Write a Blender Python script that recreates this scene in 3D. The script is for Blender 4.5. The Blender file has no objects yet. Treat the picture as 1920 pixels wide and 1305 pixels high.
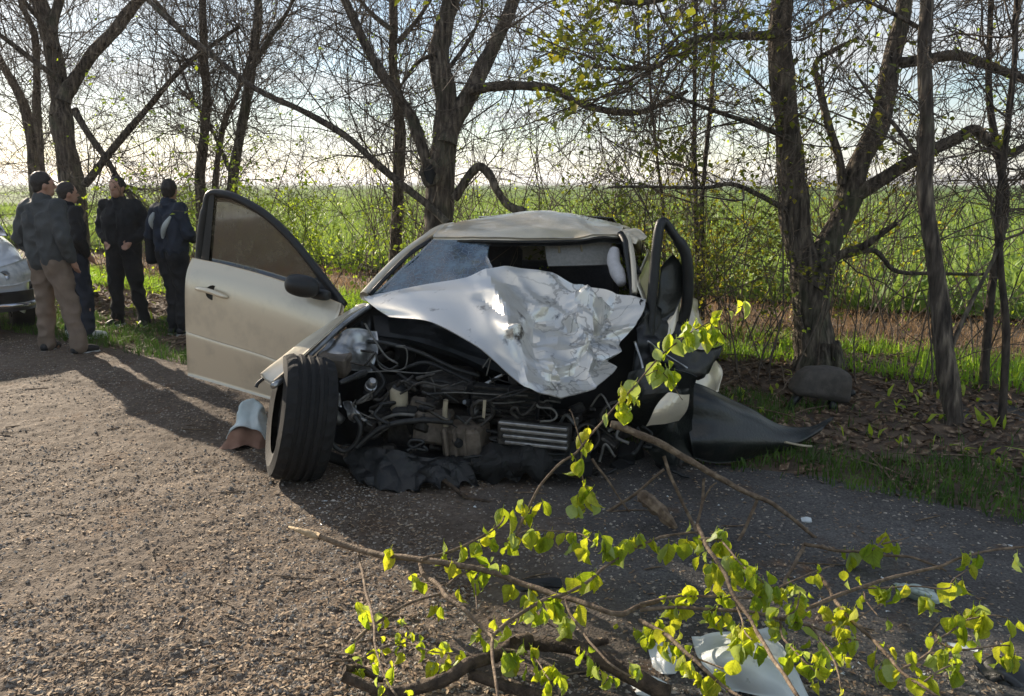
import bpy, bmesh, math, random
import numpy as np
from mathutils import Vector, noise as mnoise, Matrix

random.seed(7)
RNG = np.random.default_rng(11)
scene = bpy.context.scene
COL = scene.collection

# ------------------------------------------------------------------ camera
FPX, CX, CY, HORIZON, CAMZ = 1550.0, 960.0, 652.5, 346.0, 1.56
PITCH = math.atan((CY - HORIZON) / FPX)
cam_d = bpy.data.cameras.new('camera')
cam_d.sensor_width = 36.0
cam_d.lens = 36.0 * FPX / 1920.0
cam_d.clip_start, cam_d.clip_end = 0.05, 6000.0
cam = bpy.data.objects.new('camera', cam_d)
cam.location = (0, 0, CAMZ)
cam.rotation_euler = (math.pi / 2 - PITCH, 0, 0)
COL.objects.link(cam)
scene.camera = cam

# ------------------------------------------------------------------ sky, sun, exposure
SUN_EL = math.radians(20)
SUN_AZ = math.atan2(-0.67, 0.74)            # to the left of the view, behind the trees
to_sun = Vector((math.sin(SUN_AZ) * math.cos(SUN_EL), math.cos(SUN_AZ) * math.cos(SUN_EL), math.sin(SUN_EL)))
world = bpy.data.worlds.new('World')
scene.world = world
world.use_nodes = True
wn, wl = world.node_tree.nodes, world.node_tree.links
wn.clear()
sky = wn.new('ShaderNodeTexSky')
sky.sky_type = 'NISHITA'
sky.sun_disc = False
sky.sun_elevation = SUN_EL
sky.sun_rotation = SUN_AZ
sky.air_density, sky.dust_density, sky.ozone_density = 1.0, .3, 2.2
tc = wn.new('ShaderNodeTexCoord')
sep = wn.new('ShaderNodeSeparateXYZ'); wl.new(tc.outputs['Generated'], sep.inputs[0])
def wmath(op, a, b=None):
    n = wn.new('ShaderNodeMath'); n.operation = op
    for i, v in enumerate((a, b)):
        if v is None: continue
        if isinstance(v, (int, float)): n.inputs[i].default_value = v
        else: wl.new(v, n.inputs[i])
    return n.outputs[0]
zc = wmath('ADD', wmath('MAXIMUM', sep.outputs[2], 0.0), 0.10)
comb = wn.new('ShaderNodeCombineXYZ')
wl.new(wmath('DIVIDE', sep.outputs[0], zc), comb.inputs[0])
wl.new(wmath('DIVIDE', sep.outputs[1], zc), comb.inputs[1])
cn = wn.new('ShaderNodeTexNoise')
cn.inputs['Scale'].default_value = 0.85
cn.inputs['Detail'].default_value = 8
cn.inputs['Roughness'].default_value = 0.58
cn.inputs['Distortion'].default_value = 0.35
wl.new(comb.outputs[0], cn.inputs['Vector'])
cr = wn.new('ShaderNodeValToRGB')
cr.color_ramp.elements[0].position = 0.40
cr.color_ramp.elements[1].position = 0.64
wl.new(cn.outputs['Fac'], cr.inputs[0])
mixc = wn.new('ShaderNodeMixRGB')
mixc.inputs[2].default_value = (5.7, 5.75, 5.75, 1)        # lit cloud
wl.new(sky.outputs[0], mixc.inputs[1])
cf = wmath('MULTIPLY', cr.outputs[0], 0.82)
wl.new(cf, mixc.inputs[0])
bg = wn.new('ShaderNodeBackground')
bg.inputs['Strength'].default_value = 0.066
wl.new(mixc.outputs[0], bg.inputs['Color'])
wo = wn.new('ShaderNodeOutputWorld')
wl.new(bg.outputs[0], wo.inputs['Surface'])

sun_d = bpy.data.lights.new('sun', 'SUN')
sun_d.energy = 5.0
sun_d.angle = math.radians(0.55)
sun_d.color = (1.0, 0.86, 0.68)
sun = bpy.data.objects.new('sun', sun_d)
sun.rotation_mode = 'QUATERNION'
sun.rotation_quaternion = to_sun.to_track_quat('Z', 'Y')
sun.location = (-20, 22, 12)
COL.objects.link(sun)

vs = scene.view_settings
vs.view_transform = 'Standard'
vs.look = 'None'
vs.exposure = 1.3
vs.gamma = 1.0
vs.use_curve_mapping = False
scene.cycles.max_bounces = 6
scene.cycles.transparent_max_bounces = 12
scene.cycles.use_adaptive_sampling = True
scene.cycles.use_denoising = True

# ------------------------------------------------------------------ helpers: picture point -> place
FWD = Vector((0, math.cos(PITCH), -math.sin(PITCH)))
UPV = Vector((0, math.sin(PITCH), math.cos(PITCH)))
def ray(px, py):
    return FWD + UPV * ((CY - py) / FPX) + Vector((1, 0, 0)) * ((px - CX) / FPX)
def P(px, py, d):
    r = ray(px, py); t = d / r.y
    return Vector((r.x * t, d, CAMZ + r.z * t))
def G(px, py, z=0.0):
    r = ray(px, py); t = (z - CAMZ) / r.z
    return Vector((r.x * t, r.y * t, z))

# ------------------------------------------------------------------ helpers: meshes
class MB:
    """collects vertices and faces for one mesh object"""
    def __init__(s): s.v, s.q, s.t, s.n = [], [], [], 0
    def add(s, v, q=None, t=None):
        v = np.asarray(v, np.float32).reshape(-1, 3)
        if q is not None and len(q): s.q.append(np.asarray(q, np.int64).reshape(-1, 4) + s.n)
        if t is not None and len(t): s.t.append(np.asarray(t, np.int64).reshape(-1, 3) + s.n)
        s.v.append(v); s.n += len(v)
    def tube(s, pts, rad, sides=6, cap=True, jit=0.0):
        p = np.asarray([tuple(x) for x in pts], float); n = len(p)
        r = np.asarray(rad, float) if np.ndim(rad) else np.full(n, float(rad))
        tg = np.gradient(p, axis=0); tg /= np.linalg.norm(tg, axis=1, keepdims=True) + 1e-9
        m = np.abs(tg).mean(0); ref = np.eye(3)[int(np.argmin(m))]
        a = np.cross(tg, ref); a /= np.linalg.norm(a, axis=1, keepdims=True) + 1e-9
        b = np.cross(tg, a)
        th = np.linspace(0, 2 * np.pi, sides, endpoint=False)
        rr = r[:, None, None]
        if jit: rr = rr * (1 + RNG.uniform(-jit, jit, (n, sides, 1)))
        v = p[:, None, :] + rr * (np.cos(th)[None, :, None] * a[:, None, :] + np.sin(th)[None, :, None] * b[:, None, :])
        i = np.arange(n - 1)[:, None] * sides; j = np.arange(sides)[None, :]; k = (j + 1) % sides
        q = np.stack([i + j, i + k, i + sides + k, i + sides + j], -1).reshape(-1, 4)
        t = []
        if cap:
            for o in (0, (n - 1) * sides):
                t += [[o, o + x, o + x + 1] for x in range(1, sides - 1)]
        s.add(v.reshape(-1, 3), q, t)
    def box(s, c, sx, sy, sz, rot=None, bev=0.12):
        """box with chamfered edges"""
        h = np.array([sx, sy, sz]) / 2; e = min(h) * bev
        v, idx = [], {}
        for sx_ in (-1, 1):
            for sy_ in (-1, 1):
                for sz_ in (-1, 1):
                    sg = np.array([sx_, sy_, sz_])
                    for ax in range(3):
                        d = h - e; d[ax] = h[ax]
                        idx[(sx_, sy_, sz_, ax)] = len(v); v.append(sg * d)
        q, t = [], []
        I = idx
        for sg in (-1, 1):
            q.append([I[(sg, -1, -1, 0)], I[(sg, 1, -1, 0)], I[(sg, 1, 1, 0)], I[(sg, -1, 1, 0)]])
            q.append([I[(-1, sg, -1, 1)], I[(1, sg, -1, 1)], I[(1, sg, 1, 1)], I[(-1, sg, 1, 1)]])
            q.append([I[(-1, -1, sg, 2)], I[(1, -1, sg, 2)], I[(1, 1, sg, 2)], I[(-1, 1, sg, 2)]])
        for a in (-1, 1):
            for b in (-1, 1):
                q.append([I[(a, b, -1, 0)], I[(a, b, 1, 0)], I[(a, b, 1, 1)], I[(a, b, -1, 1)]])
                q.append([I[(a, -1, b, 0)], I[(a, 1, b, 0)], I[(a, 1, b, 2)], I[(a, -1, b, 2)]])
                q.append([I[(-1, a, b, 1)], I[(1, a, b, 1)], I[(1, a, b, 2)], I[(-1, a, b, 2)]])
                for cc in (-1, 1):
                    t.append([I[(a, b, cc, 0)], I[(a, b, cc, 1)], I[(a, b, cc, 2)]])
        v = np.array(v)
        if rot is not None: v = v @ np.array(rot).T
        s.add(v + np.array(tuple(c)), q, t)
    def mesh(s, name, smooth=True, recalc=False):
        me = bpy.data.meshes.new(name)
        v = np.concatenate(s.v) if s.v else np.zeros((0, 3), np.float32)
        q = np.concatenate(s.q) if s.q else np.zeros((0, 4), np.int64)
        t = np.concatenate(s.t) if s.t else np.zeros((0, 3), np.int64)
        me.vertices.add(len(v)); me.vertices.foreach_set('co', v.astype(np.float32).ravel())
        nl = q.size + t.size
        me.loops.add(nl); me.loops.foreach_set('vertex_index', np.concatenate([q.ravel(), t.ravel()]).astype(np.int32))
        me.polygons.add(len(q) + len(t))
        ls = np.concatenate([np.arange(len(q)) * 4, q.size + np.arange(len(t)) * 3]).astype(np.int32)
        me.polygons.foreach_set('loop_start', ls)
        me.polygons.foreach_set('use_smooth', np.full(len(q) + len(t), bool(smooth)))
        me.update(calc_edges=True); me.validate()
        if recalc:
            bm = bmesh.new(); bm.from_mesh(me); bmesh.ops.recalc_face_normals(bm, faces=bm.faces); bm.to_mesh(me); bm.free()
        return me

def obj(name, me, mat, parent=None):
    if isinstance(me, MB): me = me.mesh(name)
    o = bpy.data.objects.new(name, me)
    COL.objects.link(o)
    if mat is not None:
        me.materials.clear(); me.materials.append(M[mat] if isinstance(mat, str) else mat)
    if parent is not None:
        o.parent = parent
        w = Vector((0, 0, 0)); q = parent
        while q is not None: w += q.location; q = q.parent
        o.location = -w                     # meshes are written in place coordinates
    return o
def tag(o, label=None, cat=None, group=None, kind=None):
    if label: o['label'] = label
    if cat: o['category'] = cat
    if group: o['group'] = group
    if kind: o['kind'] = kind
    return o
def thing(name, loc, label, cat, group=None):
    o = bpy.data.objects.new(name, None); o.empty_display_size = 0.2
    COL.objects.link(o); o.location = loc
    return tag(o, label, cat, group)

def catmull(pts, n):
    p = np.asarray([tuple(x) for x in pts], float)
    if len(p) == 2: return p[0] + (p[1] - p[0]) * np.linspace(0, 1, n)[:, None]
    e = np.vstack([2 * p[0] - p[1], p, 2 * p[-1] - p[-2]])
    u = np.linspace(0, len(p) - 1, n); i = np.minimum(u.astype(int), len(p) - 2); f = (u - i)[:, None]
    a, b, c, d = e[i], e[i + 1], e[i + 2], e[i + 3]
    return 0.5 * ((2 * b) + (-a + c) * f + (2 * a - 5 * b + 4 * c - d) * f ** 2 + (-a + 3 * b - 3 * c + d) * f ** 3)

def facet(q):
    """piecewise flat random field with sharp folds, like crushed sheet metal"""
    w = mnoise.noise_vector(q * .6) * .55; x, y, z = q.x + w.x, q.y * .5 + q.z + w.y, 0
    i, j = math.floor(x), math.floor(y); u, v = x - i, y - j
    h = lambda a, b: mnoise.cell(Vector((a + .5, b + .5, 3.5))) * 2 - 1
    if (i + j) % 2:
        return h(i, j) + (h(i + 1, j) - h(i, j)) * u + (h(i + 1, j + 1) - h(i + 1, j)) * v if u > v else h(i, j) + (h(i + 1, j + 1) - h(i, j + 1)) * u + (h(i, j + 1) - h(i, j)) * v
    return h(i, j) + (h(i + 1, j) - h(i, j)) * u + (h(i, j + 1) - h(i, j)) * v if u + v < 1 else h(i + 1, j + 1) + (h(i, j + 1) - h(i + 1, j + 1)) * (1 - u) + (h(i + 1, j) - h(i + 1, j + 1)) * (1 - v)
def patch(rows, nu, nv, th=0.004, dents=(), pix=True, mb=None, jag=0):
    """sheet metal / cloth through a grid of control points, crumpled, with thickness.
    dents: (amplitude, frequency, kind) with kind 'ridge', 'soft' or 'facet'"""
    R = [[P(*c) if pix else Vector(c) for c in r] for r in rows]
    A = np.stack([catmull(r, nu) for r in R])
    S = np.stack([catmull(A[:, i], nv) for i in range(nu)], 1)       # nv,nu,3
    if jag:                      # ragged torn lower edge
        vv = np.linspace(0, 1, nv)
        for b in range(nu):
            e = 1 - jag * abs(mnoise.noise(Vector((b * 6.3 / nu, nu * .7, nv)))) * 2
            S[:, b] = np.stack([np.interp(vv * e, vv, S[:, b, k].copy()) for k in range(3)], 1)
    def normals(S):
        du = np.gradient(S, axis=1); dv = np.gradient(S, axis=0)
        n = np.cross(du, dv); return n / (np.linalg.norm(n, axis=2, keepdims=True) + 1e-9)
    n = normals(S)
    edge = np.minimum.outer(np.minimum(np.arange(nv), np.arange(nv)[::-1]), np.full(nu, 99))
    for amp, fr, kind in dents:
        D = np.zeros((nv, nu))
        for a in range(nv):
            for b in range(nu):
                q = Vector(S[a, b]) * fr
                if kind == 'ridge': D[a, b] = 1 - 2.2 * abs(mnoise.noise(q))
                elif kind == 'facet': D[a, b] = facet(q)
                else: D[a, b] = mnoise.noise(q)
        S = S + n * (D * amp)[:, :, None]
    n = normals(S)
    own = mb is None
    mb = mb or MB()
    i = np.arange(nv - 1)[:, None] * nu; j = np.arange(nu - 1)[None, :]
    q = np.stack([i + j, i + j + 1, i + j + 1 + nu, i + j + nu], -1).reshape(-1, 4)
    N = nv * nu
    V = np.vstack([S.reshape(-1, 3), (S - n * th).reshape(-1, 3)])
    rim = list(range(nu)) + [r * nu + nu - 1 for r in range(1, nv)] + [(nv - 1) * nu + c for c in range(nu - 2, -1, -1)] + [r * nu for r in range(nv - 2, 0, -1)]
    rq = [[rim[k], rim[(k + 1) % len(rim)], rim[(k + 1) % len(rim)] + N, rim[k] + N] for k in range(len(rim))]
    mb.add(V, np.vstack([q, q[:, ::-1] + N, np.array(rq)]))
    return mb

# ------------------------------------------------------------------ materials
M = {}
def C(h):
    h = h.lstrip('#'); f = lambda c: ((c / 255 + .055) / 1.055) ** 2.4 if c > 10 else c / 255 / 12.92
    return tuple(f(int(h[i:i + 2], 16)) for i in (0, 2, 4)) + (1,)
def mat(name, c1, c2=None, scale=8, rough=0.6, metal=0.0, bump=0.0, bscale=None, stretch=(1, 1, 1), trans=0.0,
        coat=0.0, c3=None, detail=6, spec=0.5, lo=0.35, hi=0.65, tcol=None, dirt=None, bdist=0.02, rvar=0.0):
    m = bpy.data.materials.new(name); m.use_nodes = True
    nt = m.node_tree; N, L = nt.nodes, nt.links
    b = N['Principled BSDF']; out = N['Material Output']
    g = N.new('ShaderNodeTexCoord'); mp = N.new('ShaderNodeMapping'); mp.inputs['Scale'].default_value = stretch
    L.new(g.outputs['Object'], mp.inputs[0])
    c1 = C(c1) if isinstance(c1, str) else c1
    colsock = None
    if c2 is not None:
        c2 = C(c2) if isinstance(c2, str) else c2
        t = N.new('ShaderNodeTexNoise'); t.inputs['Scale'].default_value = scale; t.inputs['Detail'].default_value = detail
        L.new(mp.outputs[0], t.inputs['Vector'])
        r = N.new('ShaderNodeValToRGB'); r.color_ramp.elements[0].position = lo; r.color_ramp.elements[1].position = hi
        r.color_ramp.elements[0].color = c1; r.color_ramp.elements[1].color = c2
        if c3 is not None:
            e = r.color_ramp.elements.new((lo + hi) / 2); e.color = C(c3) if isinstance(c3, str) else c3
        L.new(t.outputs['Fac'], r.inputs[0]); colsock = r.outputs[0]
        if rvar:
            mr = N.new('ShaderNodeMapRange'); mr.inputs['To Min'].default_value = rough - rvar; mr.inputs['To Max'].default_value = rough + rvar
            L.new(t.outputs['Fac'], mr.inputs[0]); L.new(mr.outputs[0], b.inputs['Roughness'])
    if dirt is not None:        # (colour, scale, low, high): worn or soiled patches
        dc, ds, dl, dh = dirt
        t2 = N.new('ShaderNodeTexNoise'); t2.inputs['Scale'].default_value = ds; t2.inputs['Detail'].default_value = 9; t2.inputs['Roughness'].default_value = .65
        L.new(g.outputs['Object'], t2.inputs['Vector'])
        r2 = N.new('ShaderNodeValToRGB'); r2.color_ramp.elements[0].position = dl; r2.color_ramp.elements[1].position = dh
        L.new(t2.outputs['Fac'], r2.inputs[0])
        mx = N.new('ShaderNodeMixRGB'); L.new(r2.outputs[0], mx.inputs[0])
        if colsock: L.new(colsock, mx.inputs[1])
        else: mx.inputs[1].default_value = c1
        mx.inputs[2].default_value = C(dc) if isinstance(dc, str) else dc
        colsock = mx.outputs[0]
    if colsock: L.new(colsock, b.inputs['Base Color'])
    else: b.inputs['Base Color'].default_value = c1
    if not rvar: b.inputs['Roughness'].default_value = rough
    b.inputs['Metallic'].default_value = metal
    b.inputs['Specular IOR Level'].default_value = spec
    b.inputs['Coat Weight'].default_value = coat
    b.inputs['Coat Roughness'].default_value = 0.08
    if bump:
        t = N.new('ShaderNodeTexNoise'); t.inputs['Scale'].default_value = bscale or scale * 3; t.inputs['Detail'].default_value = 6
        L.new(mp.outputs[0], t.inputs['Vector'])
        bp = N.new('ShaderNodeBump'); bp.inputs['Strength'].default_value = bump; bp.inputs['Distance'].default_value = bdist
        L.new(t.outputs['Fac'], bp.inputs['Height']); L.new(bp.outputs[0], b.inputs['Normal'])
    if trans:
        tr = N.new('ShaderNodeBsdfTranslucent')
        if tcol is not None: tr.inputs[0].default_value = C(tcol) if isinstance(tcol, str) else tcol
        elif colsock: L.new(colsock, tr.inputs[0])
        else: tr.inputs[0].default_value = c1
        ms = N.new('ShaderNodeMixShader'); ms.inputs[0].default_value = trans
        L.new(b.outputs[0], ms.inputs[1]); L.new(tr.outputs[0], ms.inputs[2]); L.new(ms.outputs[0], out.inputs['Surface'])
    M[name] = m
    return m
# ground
mat('earth', '#4d4036', '#6d5d4c', 5, .95, bump=.6, bscale=60, c3='#57493c', dirt=('#564a3e', 1.3, .45, .7))
mat('field_soil', '#3c5420', '#566e2c', .7, .95, bump=.4, bscale=20, c3='#486226', spec=.1, stretch=(1, .25, 1))
mat('hill', '#2c3c34', '#3c4c40', .02, .95)
mat('stone', '#75706a', '#b4aca0', 40, .9, c3='#918a80', detail=2, dirt=('#7a6a58', 1.1, .48, .66))
mat('litter', '#4a3a2c', '#a8947a', 24, .8, trans=.15, c3='#6d5743', detail=2, lo=.3, hi=.7)
mat('chip', '#5d4a39', '#c0ac90', 30, .85, trans=.1, c3='#8d765d', detail=2, lo=.3, hi=.7)
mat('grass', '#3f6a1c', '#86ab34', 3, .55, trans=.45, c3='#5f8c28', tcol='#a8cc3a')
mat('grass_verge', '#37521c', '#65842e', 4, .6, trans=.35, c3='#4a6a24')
mat('dry', '#8d7355', '#b49a76', 6, .8, trans=.3, c3='#a0825f')
mat('crop', '#4d6c28', '#82984a', 2, .6, trans=.38, c3='#647f36', tcol='#8ba244')
# wood and leaves
mat('bark', '#2f2924', '#8a7e6e', 30, .95, bump=1.0, bscale=30, c3='#595047', stretch=(1, 1, .16), bdist=.06, lo=.32, hi=.68, detail=9, dirt=('#5b6048', 3.0, .52, .8))
mat('bark_dark', '#2b2520', '#4d443b', 30, .92, bump=.8, bscale=40, stretch=(1, 1, .3), bdist=.02)
mat('twig', '#4a4138', '#6e6255', 30, .85)
mat('branch', '#5a4a3a', '#8a7862', 34, .85, bump=.5, bscale=80, c3='#6e5d4b')
mat('limb_dark', '#30271f', '#5a4b3c', 30, .9, bump=.8, bscale=60)
mat('wood_raw', '#9a8264', '#c2aa86', 40, .85, bump=.5, bscale=90, stretch=(1, 1, 1))
mat('leaf', '#7c9420', '#b6bf34', 14, .42, bump=.5, bscale=160, bdist=.004, trans=.5, c3='#97ac26', tcol='#d2d82a')
def vary(name, cols, tcols):
    m = M[name]; N, L = m.node_tree.nodes, m.node_tree.links
    oi = N.new('ShaderNodeObjectInfo'); b = N['Principled BSDF']; tr = [n for n in N if n.type == 'BSDF_TRANSLUCENT'][0]
    for cs, sock in ((cols, b.inputs['Base Color']), (tcols, tr.inputs[0])):
        r = N.new('ShaderNodeValToRGB'); e = r.color_ramp.elements
        e[0].color, e[1].color = C(cs[0]), C(cs[2]); k = e.new(.5); k.color = C(cs[1])
        L.new(oi.outputs['Random'], r.inputs[0]); L.new(r.outputs[0], sock)
def veins(name):
    m = M[name]; N, L = m.node_tree.nodes, m.node_tree.links; b = N['Principled BSDF']; tr = [n for n in N if n.type == 'BSDF_TRANSLUCENT'][0]
    g = N.new('ShaderNodeTexCoord'); sp = N.new('ShaderNodeSeparateXYZ'); L.new(g.outputs['Object'], sp.inputs[0])
    def mt(op, a, c=None):
        n = N.new('ShaderNodeMath'); n.operation = op
        for k, v in enumerate((a, c)):
            if v is None: continue
            if isinstance(v, float): n.inputs[k].default_value = v
            else: L.new(v, n.inputs[k])
        return n.outputs[0]
    ax = mt('ABSOLUTE', sp.outputs[0]); side = mt('SINE', mt('MULTIPLY', mt('SUBTRACT', mt('MULTIPLY', ax, -1.1), sp.outputs[2]), 46.0))
    v = mt('MAXIMUM', mt('GREATER_THAN', side, .86), mt('LESS_THAN', ax, .014))
    t = N.new('ShaderNodeTexNoise'); t.inputs['Scale'].default_value = 5; t.inputs['Detail'].default_value = 6; L.new(g.outputs['Object'], t.inputs['Vector'])
    r = N.new('ShaderNodeMapRange'); r.inputs['From Min'].default_value = .3; r.inputs['From Max'].default_value = .7; r.inputs['To Min'].default_value = .8; r.inputs['To Max'].default_value = 1.18; L.new(t.outputs['Fac'], r.inputs[0])
    k = mt('MULTIPLY', r.outputs[0], mt('SUBTRACT', 1.0, mt('MULTIPLY', v, .22)))
    for sock in (b.inputs['Base Color'], tr.inputs[0]):
        if not sock.links: continue
        old = sock.links[0].from_socket; h = N.new('ShaderNodeVectorMath'); h.operation = 'SCALE'; L.new(old, h.inputs[0]); L.new(k, h.inputs['Scale']); L.new(h.outputs[0], sock)
vary('leaf', ('#7f9a24', '#a2b42e', '#c2c23c'), ('#b4cc2c', '#d4e032', '#ecea3a'))
veins('leaf')
mat('leaf_pale', '#a2b468', '#b8c67e', 14, .5, trans=.45, tcol='#c4d45c')
mat('leaf_tree', '#4a5c20', '#7f8430', 5, .5, trans=.42, c3='#616e28', tcol='#9aa032')
mat('leaf_rust', '#8a842c', '#a89c38', 5, .5, trans=.5, tcol='#c2ba34')
mat('leaf_shrub', '#7d9c2a', '#b0bc44', 5, .5, trans=.5, tcol='#c2d83a')
# wreck
mat('paint', '#ddd2bb', None, 4, .32, metal=.35, coat=.6, dirt=('#b0a898', 3.5, .5, .85))
mat('paint_scuffed', '#d6d4ce', None, 4, .33, metal=.68, coat=.25, dirt=('#453f37', 6, .60, .70))
mat('plastic', '#0f1113', '#1b1e1f', 12, .45, bump=.1, bscale=200)
mat('gloss_plastic_shade', '#0c1110', '#171d1b', 5, .38, coat=.12, bump=.15, bscale=60, dirt=('#3a3630', 6, .58, .75))  # black plastic; on the crushed fender it stands for shade
mat('rubber', '#0d0e0f', '#171717', 20, .85, bump=.25, bscale=150)
mat('bay_dark', '#0d0e0f', '#191b1b', 9, .75)
mat('engine_metal', '#2c2b29', '#56534e', 18, .55, metal=.6, bump=.4, bscale=60, dirt=('#2a2622', 8, .45, .7))
mat('alu', '#8d8f90', '#b6b8b8', 10, .35, metal=.85, dirt=('#44423e', 9, .5, .75))
mat('tan_box', '#51493d', '#71665a', 14, .7, bump=.3, bscale=50, dirt=('#35302a', 10, .5, .75))
mat('cream', '#988d76', '#b3a88f', 14, .55)
mat('hose', '#151616', '#2b2c2b', 30, .55)
mat('wire', '#4c4b47', '#6e6c66', 30, .5)
mat('fabric_dark', '#1c1c1f', '#2a2a2e', 60, .9, bump=.2, bscale=300)
mat('fabric_grey', '#7c7a76', '#8c8a85', 60, .85)
mat('headliner', '#a09480', '#b3a792', 20, .9)
mat('airbag', '#b4b2b4', '#c9c7c8', 12, .85, bump=.3, bscale=40)
mat('grey_pad', '#48443f', '#5c5650', 20, .8, bump=.25, bscale=120, dirt=('#4a443d', 6, .5, .75))
mat('white_panel', '#c4ccce', '#d8dedf', 5, .35, coat=.3, dirt=('#7f8482', 14, .62, .72))
mat('clear_plastic', '#8fa09a', '#b5c2bc', 12, .15, spec=.7)
mat('cloth_pale', '#b4c2c4', '#ccd4d3', 8, .9)
mat('cloth_brown', '#7a5b4c', '#8f705f', 8, .9)
def scratch(name, col):
    m = M[name]; N, L = m.node_tree.nodes, m.node_tree.links; b = N['Principled BSDF']; old = b.inputs['Base Color'].links[0].from_socket
    g = N.new('ShaderNodeTexCoord')
    def line(sc, st, wd, seed):
        mp = N.new('ShaderNodeMapping'); mp.inputs['Scale'].default_value = st; mp.inputs['Location'].default_value = (seed, 0, 0); mp.inputs['Rotation'].default_value = (.4, .3, seed)
        L.new(g.outputs['Object'], mp.inputs[0]); t = N.new('ShaderNodeTexNoise'); t.inputs['Scale'].default_value = sc; t.inputs['Detail'].default_value = 5; L.new(mp.outputs[0], t.inputs['Vector'])
        a = N.new('ShaderNodeMath'); a.operation = 'SUBTRACT'; L.new(t.outputs['Fac'], a.inputs[0]); a.inputs[1].default_value = .5
        c = N.new('ShaderNodeMath'); c.operation = 'ABSOLUTE'; L.new(a.outputs[0], c.inputs[0])
        r = N.new('ShaderNodeMapRange'); r.inputs['From Min'].default_value = wd; r.inputs['From Max'].default_value = wd * 2.2; r.inputs['To Min'].default_value = 1; r.inputs['To Max'].default_value = 0; L.new(c.outputs[0], r.inputs[0]); return r.outputs[0]
    mx = N.new('ShaderNodeMath'); mx.operation = 'MAXIMUM'; L.new(line(2.6, (1, 1, 1), .005, 1.3), mx.inputs[0]); L.new(line(3.2, (1, 2.5, .5), .004, 4.1), mx.inputs[1])
    sp = N.new('ShaderNodeSeparateXYZ'); L.new(g.outputs['Object'], sp.inputs[0]); rg = N.new('ShaderNodeMapRange'); rg.inputs['From Min'].default_value = -.05; rg.inputs['From Max'].default_value = .3; rg.inputs['To Max'].default_value = .45; L.new(sp.outputs[0], rg.inputs[0])
    ml = N.new('ShaderNodeMath'); ml.operation = 'MULTIPLY'; L.new(mx.outputs[0], ml.inputs[0]); L.new(rg.outputs[0], ml.inputs[1])
    o = N.new('ShaderNodeMixRGB'); L.new(ml.outputs[0], o.inputs[0]); L.new(old, o.inputs[1]); o.inputs[2].default_value = C(col); L.new(o.outputs[0], b.inputs['Base Color'])
scratch('paint_scuffed', '#3a342c')
# onlookers
mat('skin', '#a47e6a', '#b38c77', 12, .55)
mat('hair', '#1f1a17', '#2f2823', 60, .6)
mat('jacket_grey', '#3b3e40', '#4a4d4e', 9, .8, bump=.25, bscale=40)
mat('trouser_tan', '#6e6054', '#7f6f61', 9, .85, bump=.3, bscale=30)
mat('cloth_black', '#16171a', '#222428', 9, .85, bump=.25, bscale=40)
mat('cloth_navy', '#1b222e', '#283140', 9, .8, bump=.25, bscale=40)
mat('stripe_grey', '#9aa09f', '#b2b7b5', 9, .6)
mat('shoe_dark', '#17181a', '#26282a', 20, .6)
mat('shoe_white', '#b9bdbf', '#d2d4d4', 20, .6)
# parked car
mat('car_white', '#c3cad2', None, 4, .25, coat=.7)
mat('car_dark', '#15171a', '#22252a', 10, .35)
mat('chrome', '#c8cbd0', None, 4, .12, metal=1)
mat('lamp_glass', '#a9b3ba', '#d0d6da', 16, .08, spec=.8)

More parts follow.
